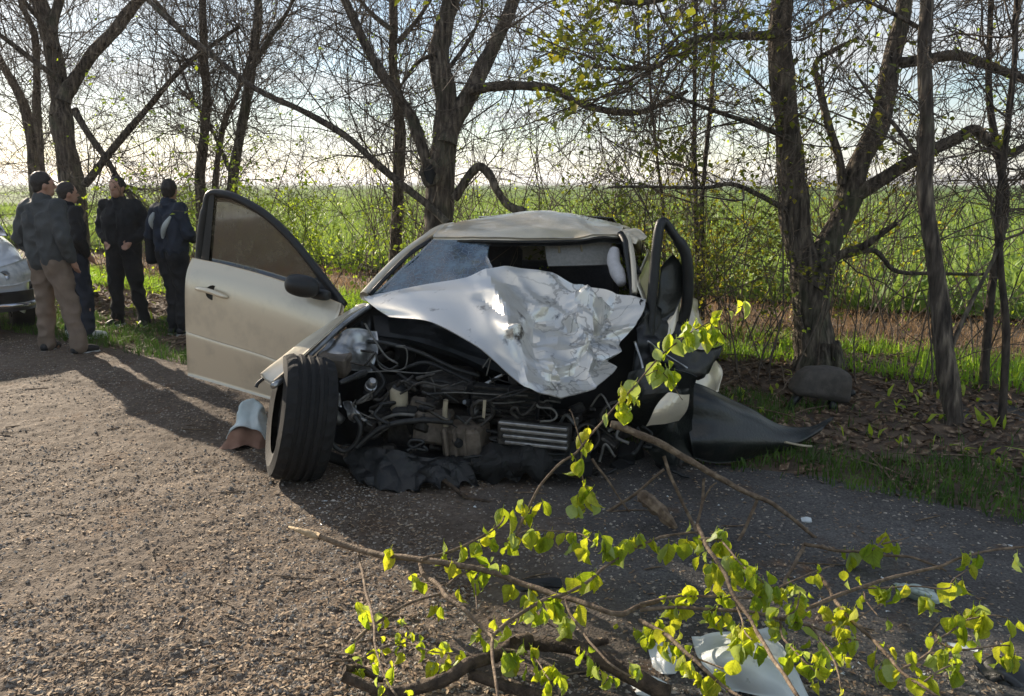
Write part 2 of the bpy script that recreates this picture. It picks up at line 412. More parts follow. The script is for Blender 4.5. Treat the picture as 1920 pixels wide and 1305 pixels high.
def road_material():
    m = bpy.data.materials.new('road_surface'); m.use_nodes = True
    N, L = m.node_tree.nodes, m.node_tree.links; b = N['Principled BSDF']
    g = N.new('ShaderNodeTexCoord')
    def nz(sc, det=6, ro=.6):
        t = N.new('ShaderNodeTexNoise'); t.inputs['Scale'].default_value = sc; t.inputs['Detail'].default_value = det; t.inputs['Roughness'].default_value = ro
        L.new(g.outputs['Object'], t.inputs['Vector']); return t.outputs['Fac']
    def ramp(s, lo, hi, a, c):
        r = N.new('ShaderNodeValToRGB'); e = r.color_ramp.elements; e[0].position, e[1].position = lo, hi; e[0].color, e[1].color = C(a), C(c)
        L.new(s, r.inputs[0]); return r.outputs[0]
    grain = ramp(nz(90, 4), .35, .65, '#4c4b4b', '#74726f')
    dirt = ramp(nz(38, 5), .3, .7, '#594e43', '#82766a')
    # dusty verge on the left of the lane, bare tar towards the wreck
    sp = N.new('ShaderNodeSeparateXYZ'); L.new(g.outputs['Object'], sp.inputs[0])
    mr = N.new('ShaderNodeMapRange'); mr.inputs['From Min'].default_value = .9; mr.inputs['From Max'].default_value = -.6
    L.new(sp.outputs[0], mr.inputs[0])
    ad = N.new('ShaderNodeMath'); ad.operation = 'MULTIPLY_ADD'; L.new(nz(1.1, 8, .65), ad.inputs[0]); ad.inputs[1].default_value = 1.5
    L.new(mr.outputs[0], ad.inputs[2])
    fr = N.new('ShaderNodeMapRange'); fr.inputs['From Min'].default_value = .95; fr.inputs['From Max'].default_value = 1.5
    L.new(ad.outputs[0], fr.inputs[0])
    mx = N.new('ShaderNodeMixRGB'); L.new(fr.outputs[0], mx.inputs[0]); L.new(grain, mx.inputs[1]); L.new(dirt, mx.inputs[2])
    pt_ = N.new('ShaderNodeMixRGB'); pt_.blend_type = 'MULTIPLY'; pt_.inputs[0].default_value = .85       # worn, dusty and damp-looking patches
    L.new(mx.outputs[0], pt_.inputs[1]); L.new(ramp(nz(.9, 9, .7), .36, .66, '#a8a29c', '#ffffff'), pt_.inputs[2])
    p2_ = N.new('ShaderNodeMixRGB'); L.new(ramp(nz(2.3, 9, .72), .56, .68, '#000000', '#ffffff'), p2_.inputs[0]); L.new(pt_.outputs[0], p2_.inputs[1]); p2_.inputs[2].default_value = C('#5d4a39')
    L.new(p2_.outputs[0], b.inputs['Base Color']); b.inputs['Roughness'].default_value = .93
    b.inputs['Specular IOR Level'].default_value = .25
    v = N.new('ShaderNodeTexVoronoi'); v.inputs['Scale'].default_value = 95; L.new(g.outputs['Object'], v.inputs['Vector'])
    b1 = N.new('ShaderNodeBump'); b1.inputs['Strength'].default_value = .5; b1.inputs['Distance'].default_value = .006; L.new(v.outputs['Distance'], b1.inputs['Height']); b1.invert = True
    b2 = N.new('ShaderNodeBump'); b2.inputs['Strength'].default_value = .55; b2.inputs['Distance'].default_value = .02; L.new(nz(14, 8, .7), b2.inputs['Height']); L.new(b1.outputs[0], b2.inputs['Normal'])
    L.new(b2.outputs[0], b.inputs['Normal'])
    M['road_surface'] = m
road_material()

def glass_material(name, tint, fac, rough, crack=None, dirt=.25, dcol='#8a8274'):
    """pane: see-through with reflection, a mottle of dust and painted reflections and, where broken, a web of cracks"""
    m = bpy.data.materials.new(name); m.use_nodes = True
    N, L = m.node_tree.nodes, m.node_tree.links; N.remove(N['Principled BSDF']); out = N['Material Output']
    g = N.new('ShaderNodeTexCoord')
    tr = N.new('ShaderNodeBsdfTransparent'); tr.inputs[0].default_value = C(tint)
    gl = N.new('ShaderNodeBsdfGlossy'); gl.inputs['Roughness'].default_value = rough
    fr = N.new('ShaderNodeFresnel'); fr.inputs[0].default_value = 1.5
    ad = N.new('ShaderNodeMath'); ad.operation = 'ADD'; ad.inputs[1].default_value = fac; ad.use_clamp = True; L.new(fr.outputs[0], ad.inputs[0])
    s1 = N.new('ShaderNodeMixShader'); L.new(ad.outputs[0], s1.inputs[0]); L.new(tr.outputs[0], s1.inputs[1]); L.new(gl.outputs[0], s1.inputs[2])
    df = N.new('ShaderNodeBsdfDiffuse'); df.inputs[0].default_value = C(dcol)
    t = N.new('ShaderNodeTexNoise'); t.inputs['Scale'].default_value = 11; t.inputs['Detail'].default_value = 10; t.inputs['Roughness'].default_value = .7; L.new(g.outputs['Object'], t.inputs['Vector'])
    r = N.new('ShaderNodeMapRange'); r.inputs['From Min'].default_value = .40; r.inputs['From Max'].default_value = .64; r.inputs['To Max'].default_value = dirt * 2
    L.new(t.outputs['Fac'], r.inputs[0]); f = r.outputs[0]
    if crack:
        v = N.new('ShaderNodeTexVoronoi'); v.feature = 'DISTANCE_TO_EDGE'; v.inputs['Scale'].default_value = crack; L.new(g.outputs['Object'], v.inputs['Vector'])
        r2 = N.new('ShaderNodeMapRange'); r2.inputs['From Min'].default_value = 0; r2.inputs['From Max'].default_value = .06; r2.inputs['To Min'].default_value = .75; r2.inputs['To Max'].default_value = 0
        L.new(v.outputs['Distance'], r2.inputs[0])
        mxm = N.new('ShaderNodeMath'); mxm.operation = 'MAXIMUM'; L.new(f, mxm.inputs[0]); L.new(r2.outputs[0], mxm.inputs[1]); f = mxm.outputs[0]
    s2 = N.new('ShaderNodeMixShader'); L.new(f, s2.inputs[0]); L.new(s1.outputs[0], s2.inputs[1]); L.new(df.outputs[0], s2.inputs[2])
    L.new(s2.outputs[0], out.inputs['Surface'])
    M[name] = m
glass_material('glass_cracked', '#8fa6b4', .25, .12, crack=22, dirt=.35, dcol='#7f93a2')
glass_material('glass_dust_reflection', '#8d8a84', .14, .04, dirt=.30, dcol='#77705f')  # brown mottle is dust plus ground reflections put into the colour
glass_material('glass_clear', '#a8b4b4', .08, .03, dirt=.1)

# ================================================================== the setting
EDGE_A = Vector((2.33, 3.75)); EDGE_E = Vector((-.833, .553)); EDGE_N = Vector((.553, .833))
def qoff(x, y): return (x - EDGE_A.x) * EDGE_N.x + (y - EDGE_A.y) * EDGE_N.y      # metres beyond the road edge
def along(x, y): return (x - EDGE_A.x) * EDGE_E.x + (y - EDGE_A.y) * EDGE_E.y
def from_edge(a, q): return (EDGE_A.x + EDGE_E.x * a + EDGE_N.x * q, EDGE_A.y + EDGE_E.y * a + EDGE_N.y * q)
def ground_z(x, y):
    q = qoff(x, y); k = min(1, max(0, (q - .1) / 1.2))
    if abs(x) > 22 or y > 30: return 0.0
    return k * (.05 * mnoise.noise(Vector((x * .8, y * .8, 0))) + .035 * mnoise.noise(Vector((x * 2.6, y * 2.6, 3))))
xs = np.concatenate([[-4000, -1200, -300, -90, -40], np.arange(-16, 12.01, .16), [30, 90, 300, 1200, 4000]])
ys = np.concatenate([[-600, -60, -10], np.arange(1, 17.01, .16), [24, 40, 90, 300, 1000, 2500, 5000]])
mb = MB()
V = [(x, y, ground_z(x, y)) for y in ys for x in xs]
nx, ny = len(xs), len(ys)
i = np.arange(ny - 1)[:, None] * nx; j = np.arange(nx - 1)[None, :]
mb.add(V, np.stack([i + j, i + j + 1, i + j + 1 + nx, i + j + nx], -1).reshape(-1, 4))
tag(obj('ground', mb, 'earth'), kind='structure')

mb = MB(); na = 420
aa = np.linspace(-14, 70, na); V = []
offs = [0, -.25, -.7, -1.6, -3.2, -5.5, -9]
for a in aa:
    e = .16 * mnoise.noise(Vector((a * .9, 1, 0))) + .07 * mnoise.noise(Vector((a * 4, 2, 0))) + .03 * mnoise.noise(Vector((a * 11, 5, 0)))
    for k, o in enumerate(offs):
        x, y = from_edge(a, o + e * max(0, 1 - k * .3)); V.append((x, y, .004))
no = len(offs)
i = np.arange(na - 1)[:, None] * no; j = np.arange(no - 1)[None, :]
mb.add(V, np.stack([i + j, i + j + 1, i + j + 1 + no, i + j + no], -1).reshape(-1, 4))
def road_z(x, y):
    k = 1 if x < -.3 else max(.35, 1 - (x + .3) * .9)
    v = Vector((x, y, 0)); r = .010 * mnoise.noise(v * 3.3) + .009 * mnoise.noise(v * 11) + .007 * mnoise.noise(v * 31) + .0045 * mnoise.noise(v * 74)
    return .018 + max(-.012, r * k)
us = np.linspace(-1.15, 1.0, 700); dsn = 1.5 * (10.5 / 1.5) ** np.linspace(0, 1, 390); V = []
for d in dsn:
    for u in us:
        x = u * d; q_ = qoff(x, d) - .16 * mnoise.noise(Vector((along(x, d) * .9, 1, 0))) - .1 * mnoise.noise(Vector((x * 3, d * 3, 8)))
        z = road_z(x, d) if q_ < .05 else 0
        f = min(1, max(0, (-q_) / .12)); V.append((x, d, z * f + -.03 * (1 - f)))
i_ = np.arange(389)[:, None] * 700; j_ = np.arange(699)[None, :]
mb.add(V, np.stack([i_ + j_, i_ + j_ + 1, i_ + j_ + 701, i_ + j_ + 700], -1).reshape(-1, 4))
tag(obj('road', mb, 'road_surface'), kind='structure')

mb = MB(); V = []
aa = np.concatenate([[-3500, -400], np.linspace(-60, 90, 120), [500, 3500]]); qq = [6.25, 8, 12, 30, 120, 600, 3800]
for a in aa:
    for k, q in enumerate(qq):
        x, y = from_edge(a, q + (.3 * mnoise.noise(Vector((a * .7, 9, 0))) if k == 0 else 0)); V.append((x, y, .1))
no = len(qq); i = np.arange(len(aa) - 1)[:, None] * no; j = np.arange(no - 1)[None, :]
mb.add(V, np.stack([i + j, i + j + 1, i + j + 1 + no, i + j + no], -1).reshape(-1, 4))
tag(obj('field', mb, 'field_soil'), kind='structure')

# far wooded ridge on the horizon
mb = MB(); V = []
hx = np.linspace(-2600, 2600, 260)
for x in hx:
    rise = max(0, min(1, (x - 120) / 900))
    h = 6 + 22 * rise + 5 * mnoise.noise(Vector((x * .006, 0, 0))) + 2.2 * mnoise.noise(Vector((x * .04, 0, 0)))
    for dy, f in ((0, 0), (12, .7), (45, 1), (140, .9), (260, 0)): V.append((x, 2300 + dy, h * f))
i = np.arange(259)[:, None] * 5; j = np.arange(4)[None, :]
mb.add(V, np.stack([i + j, i + j + 1, i + j + 6, i + j + 5], -1).reshape(-1, 4))
tag(obj('hills', mb, 'hill'), kind='structure')

# ------------------------------------------------------------------ small ground cover
def blades(name, pts, h, w, mat_, lean=.35, seg=2, broad=False):
    """upright leaf blades, one mesh"""
    pts = np.asarray(pts, float); n = len(pts)
    ang = RNG.uniform(0, 2 * np.pi, n); hh = h * RNG.uniform(.45, 1.25, n); ww = w * RNG.uniform(.7, 1.3, n)
    bend = RNG.uniform(0, lean * 2, n); ba = RNG.uniform(0, 2 * np.pi, n)
    side = np.stack([np.cos(ang), np.sin(ang), np.zeros(n)], 1); bd = np.stack([np.cos(ba), np.sin(ba), np.zeros(n)], 1)
    V = np.zeros((n, 5, 3)); up = np.array([0, 0, 1.0])
    for k, (f, wf) in enumerate(((0, .5 if broad else 1), (.5, 1.3 if broad else .8))):
        c = pts + up * (hh * f)[:, None] + bd * (hh * bend * f ** 2)[:, None]
        V[:, 2 * k] = c - side * (ww * wf / 2)[:, None]; V[:, 2 * k + 1] = c + side * (ww * wf / 2)[:, None]
    V[:, 4] = pts + up * (hh * (1 - .35 * bend))[:, None] + bd * (hh * bend)[:, None]
    o = np.arange(n)[:, None] * 5
    mb = MB(); mb.add(V.reshape(-1, 3), np.array([[0, 1, 3, 2]]) + o, np.array([[2, 3, 4]]) + o)
    return obj(name, mb, mat_)
def scatter(n, a0, a1, q0, q1, dens=None, xlim=.75):
    out = []
    a = RNG.uniform(a0, a1, n); q = RNG.uniform(q0, q1, n)
    for aa_, qq_ in zip(a, q):
        x, y = from_edge(aa_, qq_)
        if y < 2 or abs(x) > xlim * y + 1.5: continue
        if dens is not None and random.random() > dens(x, y, aa_, qq_): continue
        out.append((x, y, ground_z(x, y)))
    return out
def nz(x, y, f, s=0): return mnoise.noise(Vector((x * f, y * f, s)))

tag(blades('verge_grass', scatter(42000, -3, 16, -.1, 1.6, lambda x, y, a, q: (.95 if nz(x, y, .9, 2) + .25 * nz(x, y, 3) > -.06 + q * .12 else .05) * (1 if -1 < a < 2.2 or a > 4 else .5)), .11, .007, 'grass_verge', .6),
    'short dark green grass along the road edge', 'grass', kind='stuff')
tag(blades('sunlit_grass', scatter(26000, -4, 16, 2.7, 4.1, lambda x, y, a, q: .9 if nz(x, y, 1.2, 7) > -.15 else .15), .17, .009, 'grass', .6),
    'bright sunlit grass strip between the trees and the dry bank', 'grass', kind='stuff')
tag(blades('dry_grass', scatter(16000, -4, 17, 3.7, 6.3, lambda x, y, a, q: .9 if nz(x, y, 1.5, 5) > -.2 else .3), .22, .008, 'dry', 1.0),
    'dry brown grass bank at the edge of the green field', 'grass', kind='stuff')
cp = scatter(30000, -8, 26, 6.1, 14) + scatter(60000, -25, 60, 13, 60) + scatter(30000, -80, 160, 55, 170)
cp = [(x, y, z + .08) for x, y, z in cp]
tag(blades('field_crop', cp, .42, .05, 'crop', .7, broad=True), 'bright green young crop filling the field behind the trees', 'crop', kind='stuff')
lp = scatter(900, -4, 16, 1.5, 4.3)
tag(blades('weeds', scatter(2600, -4, 16, .8, 4.3, lambda x, y, a, q: .9 if nz(x, y, 1.6, 9) > .15 else .04), .11, .022, 'leaf_shrub', .8, broad=True),
    'low weeds with yellow-green leaves under the trees', 'weeds', kind='stuff')

def flakes(name, pts, size, mat_, tilt=.5, lift=.012, aspect=.6):
    """dry leaves and chips lying about: small bent quads"""
    n = len(pts); pts = np.asarray(pts, float)
    a = RNG.uniform(0, 2 * np.pi, n); s = size * RNG.uniform(.4, 1.5, n)
    u = np.stack([np.cos(a), np.sin(a), RNG.uniform(-tilt, tilt, n)], 1)
    v = np.stack([-np.sin(a), np.cos(a), RNG.uniform(-tilt, tilt, n)], 1) * aspect
    c = pts + np.array([0, 0, lift])
    up = np.array([0, 0, 1.0]) * (s * RNG.uniform(-.25, .45, n))[:, None]
    V = np.stack([c - u * s[:, None], c - v * s[:, None] + up, c + u * s[:, None], c + v * s[:, None] + up], 1)
    V[:, :, 2] = np.maximum(V[:, :, 2], pts[:, None, 2] + .004)
    o = np.arange(n)[:, None] * 4
    mb = MB(); mb.add(V.reshape(-1, 3), None, np.concatenate([np.array([[0, 1, 2]]) + o, np.array([[0, 2, 3]]) + o]))
    return obj(name, mb, mat_)
tag(flakes('leaf_litter', scatter(42000, -3, 16, -.1, 5, lambda x, y, a, q: min(1, .15 + q * .8) * (1 if q < 3 else .4)), .03, 'litter', .7),
    'brown fallen leaves covering the ground under the trees', 'leaf litter', kind='stuff')

def road_pts(n, dmin, dmax, right=1.0, bias=1.6):
    out = []
    while len(out) < n:
        d = dmin + (dmax - dmin) * random.random() ** bias
        x = random.uniform(-.68, .66) * d
        q = qoff(x, d)
        if q > -.02: continue
        keep = 1.0 if x < -.2 + .3 * nz(x, d, 1.3) else right
        if nz(x, d, 1.1, 4) < -.25: keep *= .45
        if random.random() < keep: out.append((x, d, road_z(x, d)))
    return out
def stones(name, pts, r0, r1, mat_):
    base = np.array([[1, 0, 0], [0, 1, 0], [-1, 0, 0], [0, -1, 0], [.15, .1, 1], [0, 0, -.5]], float)
    tri = np.array([[0, 1, 4], [1, 2, 4], [2, 3, 4], [3, 0, 4], [1, 0, 5], [2, 1, 5], [3, 2, 5], [0, 3, 5]])
    n = len(pts); pts = np.asarray(pts, float)
    r = r0 + (r1 - r0) * RNG.random(n) ** 3
    V = base[None] * (1 + RNG.uniform(-.35, .35, (n, 6, 3))) * np.stack([r, r * RNG.uniform(.6, 1.1, n), r * RNG.uniform(.35, .75, n)], 1)[:, None, :]
    a = RNG.uniform(0, 2 * np.pi, n); c, s = np.cos(a), np.sin(a)
    X = V[:, :, 0] * c[:, None] - V[:, :, 1] * s[:, None]; Y = V[:, :, 0] * s[:, None] + V[:, :, 1] * c[:, None]
    V = np.stack([X, Y, V[:, :, 2]], 2) + pts[:, None, :]
    mb = MB(); mb.add(V.reshape(-1, 3), None, (tri[None] + np.arange(n)[:, None, None] * 6).reshape(-1, 3))
    me = mb.mesh(name, smooth=False)
    return obj(name, me, mat_)
tag(stones('gravel', road_pts(42000, 2.3, 8.5, .25), .002, .011, 'stone'), 'loose grey gravel strewn over the dusty road', 'gravel', kind='stuff')
tag(flakes('wood_chips', road_pts(15000, 2.2, 8.5, .25), .010, 'chip', .35, lift=.004, aspect=.4), 'brown bark chips and dry leaf bits on the road', 'debris', kind='stuff')
mb = MB()
for x, y, z in road_pts(70, 2.4, 7.5, .5):
    a = random.gauss(.1, .6); l = random.uniform(.03, .1); c = Vector((x, y, z + .004)); d = Vector((math.cos(a), math.sin(a), 0)) * l
    mb.tube([c - d, c + Vector((0, random.uniform(-.01, .01), .0)), c + d], [.003, .004, .002], 4)
for x, y, z in scatter(500, -3, 14, .2, 4.5):
    a = random.uniform(0, 3.14); l = random.uniform(.1, .45); c = Vector((x, y, z + .03)); d = Vector((math.cos(a), math.sin(a), random.uniform(-.05, .15))) * l
    mb.tube([c - d, c + Vector((0, random.uniform(-.04, .04), .02)), c + d], [.004, .006, .003], 4)
tag(obj('fallen_twigs', mb, 'branch'), 'broken twigs littering the road and the verge', 'debris', kind='stuff')

# ------------------------------------------------------------------ trees
def unit(v):
    l = v.length; return v / l if l > 1e-9 else v
def rvec(s): return Vector((random.gauss(0, s), random.gauss(0, s), random.gauss(0, s)))
def grow(mb, p, d, length, r, level, tips, up=.05, wander=.2, kids=5):
    """a twig with side twigs"""
    n = 5 if level else 4
    pts, cur, dd = [p.copy()], p.copy(), unit(d)
    for k in range(n):
        dd = unit(dd + rvec(wander) + Vector((0, 0, up)))
        cur = cur + dd * (length / n); pts.append(cur.copy())
    mb.tube(pts, np.linspace(r, max(r * .4, .002), len(pts)), 5 if r > .012 else (4 if r > .006 else 3), cap=False)
    if level:
        for _ in range(kids):
            f = random.uniform(.15, .98); i = min(int(f * n), n - 1)
            q = pts[i].lerp(pts[i + 1], f * n - i); base = unit(pts[i + 1] - pts[i])
            sd = unit(base * random.uniform(.4, 1) + rvec(.55))
            grow(mb, q, sd, length * random.uniform(.3, .65), max(r * .55, .0028), level - 1, tips, up, wander, kids)
    else: tips.append((pts[-1], dd)); tips.append((pts[2], dd))
def leaf_mesh(mb, p, dirv, size, droop=.6):
    d = unit(dirv + Vector((0, 0, -droop)) + rvec(.35)); s = unit(d.cross(Vector((0, 0, 1)) + rvec(.4))) * size * .38
    n = unit(s.cross(d)) * size * .12
    m = p + d * size * .45
    mb.add([p, m - s + n, m + s + n, p + d * size, m], None, [[0, 4, 1], [0, 2, 4], [4, 3, 1], [4, 2, 3]])
def limb(mb, tr, dd, r0, r1, sides=10, top=None, knob=.06):
    """traced limb: picture points with depth interpolated from dd=(d0,d1)"""
    n = len(tr)
    r0, r1 = r0 * .84, r1 * .84
    pts = [P(x, y, dd[0] + (dd[1] - dd[0]) * k / (n - 1)) for k, (x, y) in enumerate(tr)]
    m = max(6, n * 4); S = catmull(pts, m)
    for k in range(1, m - 1):
        S[k] += np.array(mnoise.noise_vector(Vector(S[k]) * 1.7)) * r0 * .35
    rad = np.linspace(r0, r1, m) * (1 + np.array([mnoise.noise(Vector(s) * 3.1) for s in S]) * knob * 3)
    mb.tube(S, rad, sides, jit=.07 if sides > 7 else 0)
    return S, rad
def tree(name, label, limbs, twigs, tw_len, base, group=None, leaves=0, leaf_mat='leaf_tree', leaf_size=.05, bark='bark', flare=True, lv=2, kids=4, leaf_zone=None):
    t = thing(name, base, label, 'tree', group)
    mb = MB(); tw = MB(); tips = []; segs = []
    for L in limbs:
        S, rad = limb(mb, L[0], L[1], L[2], L[3], L[4] if len(L) > 4 else 9)
        segs.append((S, rad, L[5] if len(L) > 5 else 1.0))
    if flare:
        S, rad = segs[0][0], segs[0][1]; b = Vector(S[0])
        for k in range(7):
            a = k / 7 * 6.283 + random.uniform(-.3, .3); d = Vector((math.cos(a), math.sin(a), 0))
            mb.tube([b + Vector((0, 0, .30)) + d * rad[0] * .55, b + d * rad[0] * .95 + Vector((0, 0, .10)), b + d * rad[0] * 1.55 + Vector((0, 0, -.03))], [rad[0] * .35, rad[0] * .36, rad[0] * .16], 7)
    wts = np.array([len(s[0]) * s[2] for s in segs], float); wts /= wts.sum()
    for _ in range(int(twigs * 1.08)):
        S, rad, _w = segs[int(RNG.choice(len(segs), p=wts))]
        k = int(len(S) * (random.random() ** .7) * .98); k = min(max(k, 1), len(S) - 2)
        p = Vector(S[k]); base_d = unit(Vector(S[k + 1]) - Vector(S[k - 1]))
        if p.z < 1.1 or (p.z > 3.2 and random.random() < .35): continue
        d = unit(base_d * .7 + rvec(.65))
        grow(tw, p, d, tw_len * random.uniform(.45, 1.3), min(rad[k] * .5, .010) * random.uniform(.3, 1), lv, tips, up=random.choice((.12, .06, -.06)), wander=.22, kids=kids)
    obj('trunk', mb, bark, t)
    cr = obj('crown', tw, 'twig', t)
    if leaves and tips:
        for nm, share, m_ in (('leaves', .84, leaf_mat), ('leaves', .16, 'leaf_rust')):
            lb = MB(); cand = [tp for tp in tips if leaf_zone is None or leaf_zone(tp[0])]
            if not cand: continue
            cand = sorted(cand, key=lambda tp: mnoise.noise(tp[0] * 1.3))[-max(40, len(cand) // 3):]
            for _ in range(int(leaves * share)):
                p, d = random.choice(cand)
                leaf_mesh(lb, p + rvec(.045), d + rvec(.6), leaf_size * random.uniform(.6, 1.3))
            o = obj(nm, lb, m_, t); o['kind'] = 'stuff'
    return t
up = lambda *a: list(a)
# big tree right of the wreck
BR = G(1532, 694)
d0 = BR.y
tree('roadside_tree', 'thick forked tree with dark trunk standing right of the wreck', [
    ([(1534, 706), (1528, 640), (1520, 560), (1512, 500), (1492, 430), (1484, 350), (1474, 240), (1468, 120), (1466, 0), (1450, -160), (1460, -380), (1430, -600)], (d0, d0 + .2), .205, .06, 14),
    ([(1520, 540), (1545, 470), (1580, 400), (1612, 310), (1640, 240), (1662, 170), (1680, 90), (1697, 0), (1715, -140), (1740, -380)], (d0, d0 + .5), .15, .05, 12),
    ([(1592, 372), (1640, 345), (1720, 295), (1790, 262), (1832, 243), (1862, 272), (1890, 288), (1960, 250)], (d0 + .1, d0 - .5), .075, .03, 8),
    ([(1690, 118), (1730, 112), (1790, 104), (1850, 122), (1925, 148), (2010, 180)], (d0 + .3, d0 - .3), .06, .035, 8),
    ([(1580, 345), (1572, 290), (1556, 240), (1538, 170), (1528, 120), (1560, 95), (1610, 70)], (d0 + .1, d0 + .3), .05, .02, 7),
    ([(1540, 500), (1580, 476), (1620, 462), (1650, 440), (1682, 418)], (d0 - .1, d0 - .4), .05, .022, 7),
    ([(1585, 480), (1640, 470), (1680, 508), (1760, 512), (1850, 514)], (d0 - .1, d0 - .2), .03, .014, 6),
    ([(1468, 65), (1400, 66), (1320, 72), (1270, 90), (1232, 124), (1160, 128), (1090, 124)], (d0, d0 - .9), .045, .012, 7, 3),
    ([(1480, 260), (1420, 235), (1350, 212), (1290, 190), (1240, 170)], (d0, d0 - .8), .03, .01, 6, 3),
    ([(1484, 400), (1420, 365), (1370, 345), (1320, 352), (1200, 350), (1140, 352)], (d0, d0 - .4), .03, .01, 6, 1),
    ([(1466, -60), (1380, -40), (1280, -10), (1180, 5), (1060, -20)], (d0, d0 - .8), .05, .015, 6, 3),
    ([(1697, -20), (1640, -10), (1560, 20), (1500, 60)], (d0 + .5, d0 - .3), .03, .01, 6, 2),
    ], 150, 1.15, (BR.x, BR.y, 0), leaves=2100, leaf_size=.06, leaf_zone=lambda p: p.z > 1.7 and p.x < 3.3)
# middle tree behind the wreck
dm = 9.0
BM = P(828, 560, dm)
tree('roadside_tree', 'grey-barked tree with knot hole rising behind the wrecked car roof', [
    ([(826, 604), (826, 480), (824, 420), (826, 340), (834, 260), (836, 190), (826, 110), (836, 30), (850, -60), (840, -250), (850, -450)], (dm, dm + .2), .21, .075, 14),
    ([(838, 270), (858, 215), (890, 160), (918, 100), (942, 45), (962, 0), (1000, -120), (1020, -300)], (dm, dm + .5), .13, .06, 11),
    ([(884, 168), (930, 162), (990, 162), (1038, 166), (1080, 188), (1120, 203), (1185, 212), (1235, 198), (1290, 170)], (dm, dm - .6), .065, .025, 8),
    ([(852, 372), (872, 338), (896, 314), (918, 330), (930, 356), (952, 384), (985, 398)], (dm - .1, dm - .4), .06, .05, 8, .2),
    ([(806, 330), (798, 300), (782, 250), (768, 215), (740, 178), (712, 130), (680, 70), (645, -5), (600, -120)], (dm - .1, dm + .3), .075, .05, 8),
    ([(818, 100), (780, 120), (740, 180)], (dm, dm + .3), .03, .012, 6),
    ([(830, 140), (870, 90), (900, 30), (905, -30)], (dm, dm + .3), .03, .012, 6),
    ([(842, 420), (815, 395), (770, 360), (700, 300), (640, 250), (560, 205), (480, 165), (400, 105), (330, 50), (260, -20)], (dm - .3, dm + .9), .055, .03, 7, .6),
    ], 190, 1.35, (BM.x, BM.y, 0))
# knot hole
kb = MB(); kc = P(806, 325, dm - .24); kn = unit(Vector((-.25, -1, .1)))
ring = [kc + Vector((math.cos(a) * .075, -.01 * math.sin(a * 2), math.sin(a) * .12)) for a in np.linspace(0, 6.283, 15)]
kb.tube(ring, [.032 + .01 * math.sin(k * 2.1) for k in range(15)], 7)
kt = [o for o in COL.objects if o.get('label', '').startswith('grey-barked')][0]
obj('knot_rim', kb, 'bark', kt)
kb = MB(); kb.tube([kc + Vector((0, -.005, -.11)), kc + Vector((0, -.012, 0)), kc + Vector((0, -.005, .11))], [.03, .072, .02], 8)
obj('knot_hole', kb, 'bay_dark', kt)
# slim trunk beside it
ds = 10.2
tree('slim_tree', 'slim straight tree just left of the knot-holed trunk', [
    ([(738, 560), (742, 450), (748, 300), (748, 200), (736, 110), (737, 30), (735, -120), (745, -350)], (ds, ds + .2), .10, .05, 9),
    ([(745, 80), (780, 40), (820, -20)], (ds, ds), .04, .02, 6), ([(737, 60), (690, 20), (650, -40)], (ds, ds + .4), .04, .02, 6)],
    120, 1.4, (P(738, 560, ds).x, ds, 0), flare=False)
# big tree on the left behind the onlookers
dl = 11.5
tree('roadside_tree', 'large hazy forked tree behind the standing people', [
    ([(146, 556), (142, 400), (132, 320), (124, 250), (115, 185), (98, 110), (86, 40), (60, -40), (40, -200), (50, -380)], (dl, dl + .2), .215, .08, 13),
    ([(118, 190), (140, 150), (180, 95), (222, 45), (262, 0), (330, -90), (380, -260)], (dl, dl + .4), .12, .06, 10),
    ([(96, 90), (100, 40), (120, -40), (150, -200)], (dl, dl + .3), .09, .05, 8),
    ([(160, 345), (190, 305), (235, 250), (280, 200), (330, 140), (390, 90), (450, 50)], (dl - .2, dl - .7), .07, .025, 8),
    ([(140, 205), (170, 255), (200, 300), (240, 360), (300, 420)], (dl - .1, dl - .4), .06, .03, 7),
    ([(112, 150), (60, 110), (0, 65), (-60, 20)], (dl, dl - .4), .05, .03, 7),
    ([(100, 60), (60, 20), (20, -30)], (dl, dl - .4), .05, .03, 7)],
    210, 1.6, (P(146, 556, dl).x, dl, 0))
tree('slim_tree', 'leaning double-stemmed tree at the far left behind the people', [
    ([(62, 560), (66, 420), (68, 330), (55, 230), (38, 180), (10, 130), (-30, 60), (-80, -60)], (12.5, 12.8), .12, .05, 9),
    ([(80, 560), (80, 400), (78, 300), (70, 200), (68, 80), (40, 0), (20, -150)], (12.7, 12.5), .09, .04, 9)], 130, 1.5, (P(70, 560, 12.5).x, 12.5, 0))
# stems between
tree('slim_tree', 'slender many-stemmed tree left of the open car door top', [
    ([(374, 560), (376, 420), (374, 330), (384, 250), (386, 160), (380, 60), (380, -20), (375, -200)], (11.0, 11.2), .085, .05, 9),
    ([(398, 560), (402, 360), (412, 280), (425, 220), (450, 160), (470, 100)], (11.1, 11.4), .06, .03, 8),
    ([(386, 100), (340, 60), (290, 0), (240, -60)], (11.0, 11.2), .05, .02, 7)], 130, 1.4, (P(380, 560, 11).x, 11.0, 0), flare=False)
tree('slim_tree', 'slim curving tree right behind the top of the open car door', [
    ([(430, 560), (432, 440), (436, 340), (452, 250), (468, 160), (475, 90), (485, 10), (480, -100), (500, -300)], (10.6, 10.8), .09, .05, 9),
    ([(470, 130), (500, 80), (540, 20), (560, -40)], (10.6, 10.6), .045, .02, 7),
    ([(436, 330), (400, 250), (360, 180), (330, 100)], (10.6, 10.9), .035, .015, 6)], 130, 1.4, (P(430, 560, 10.6).x, 10.6, 0), flare=False)
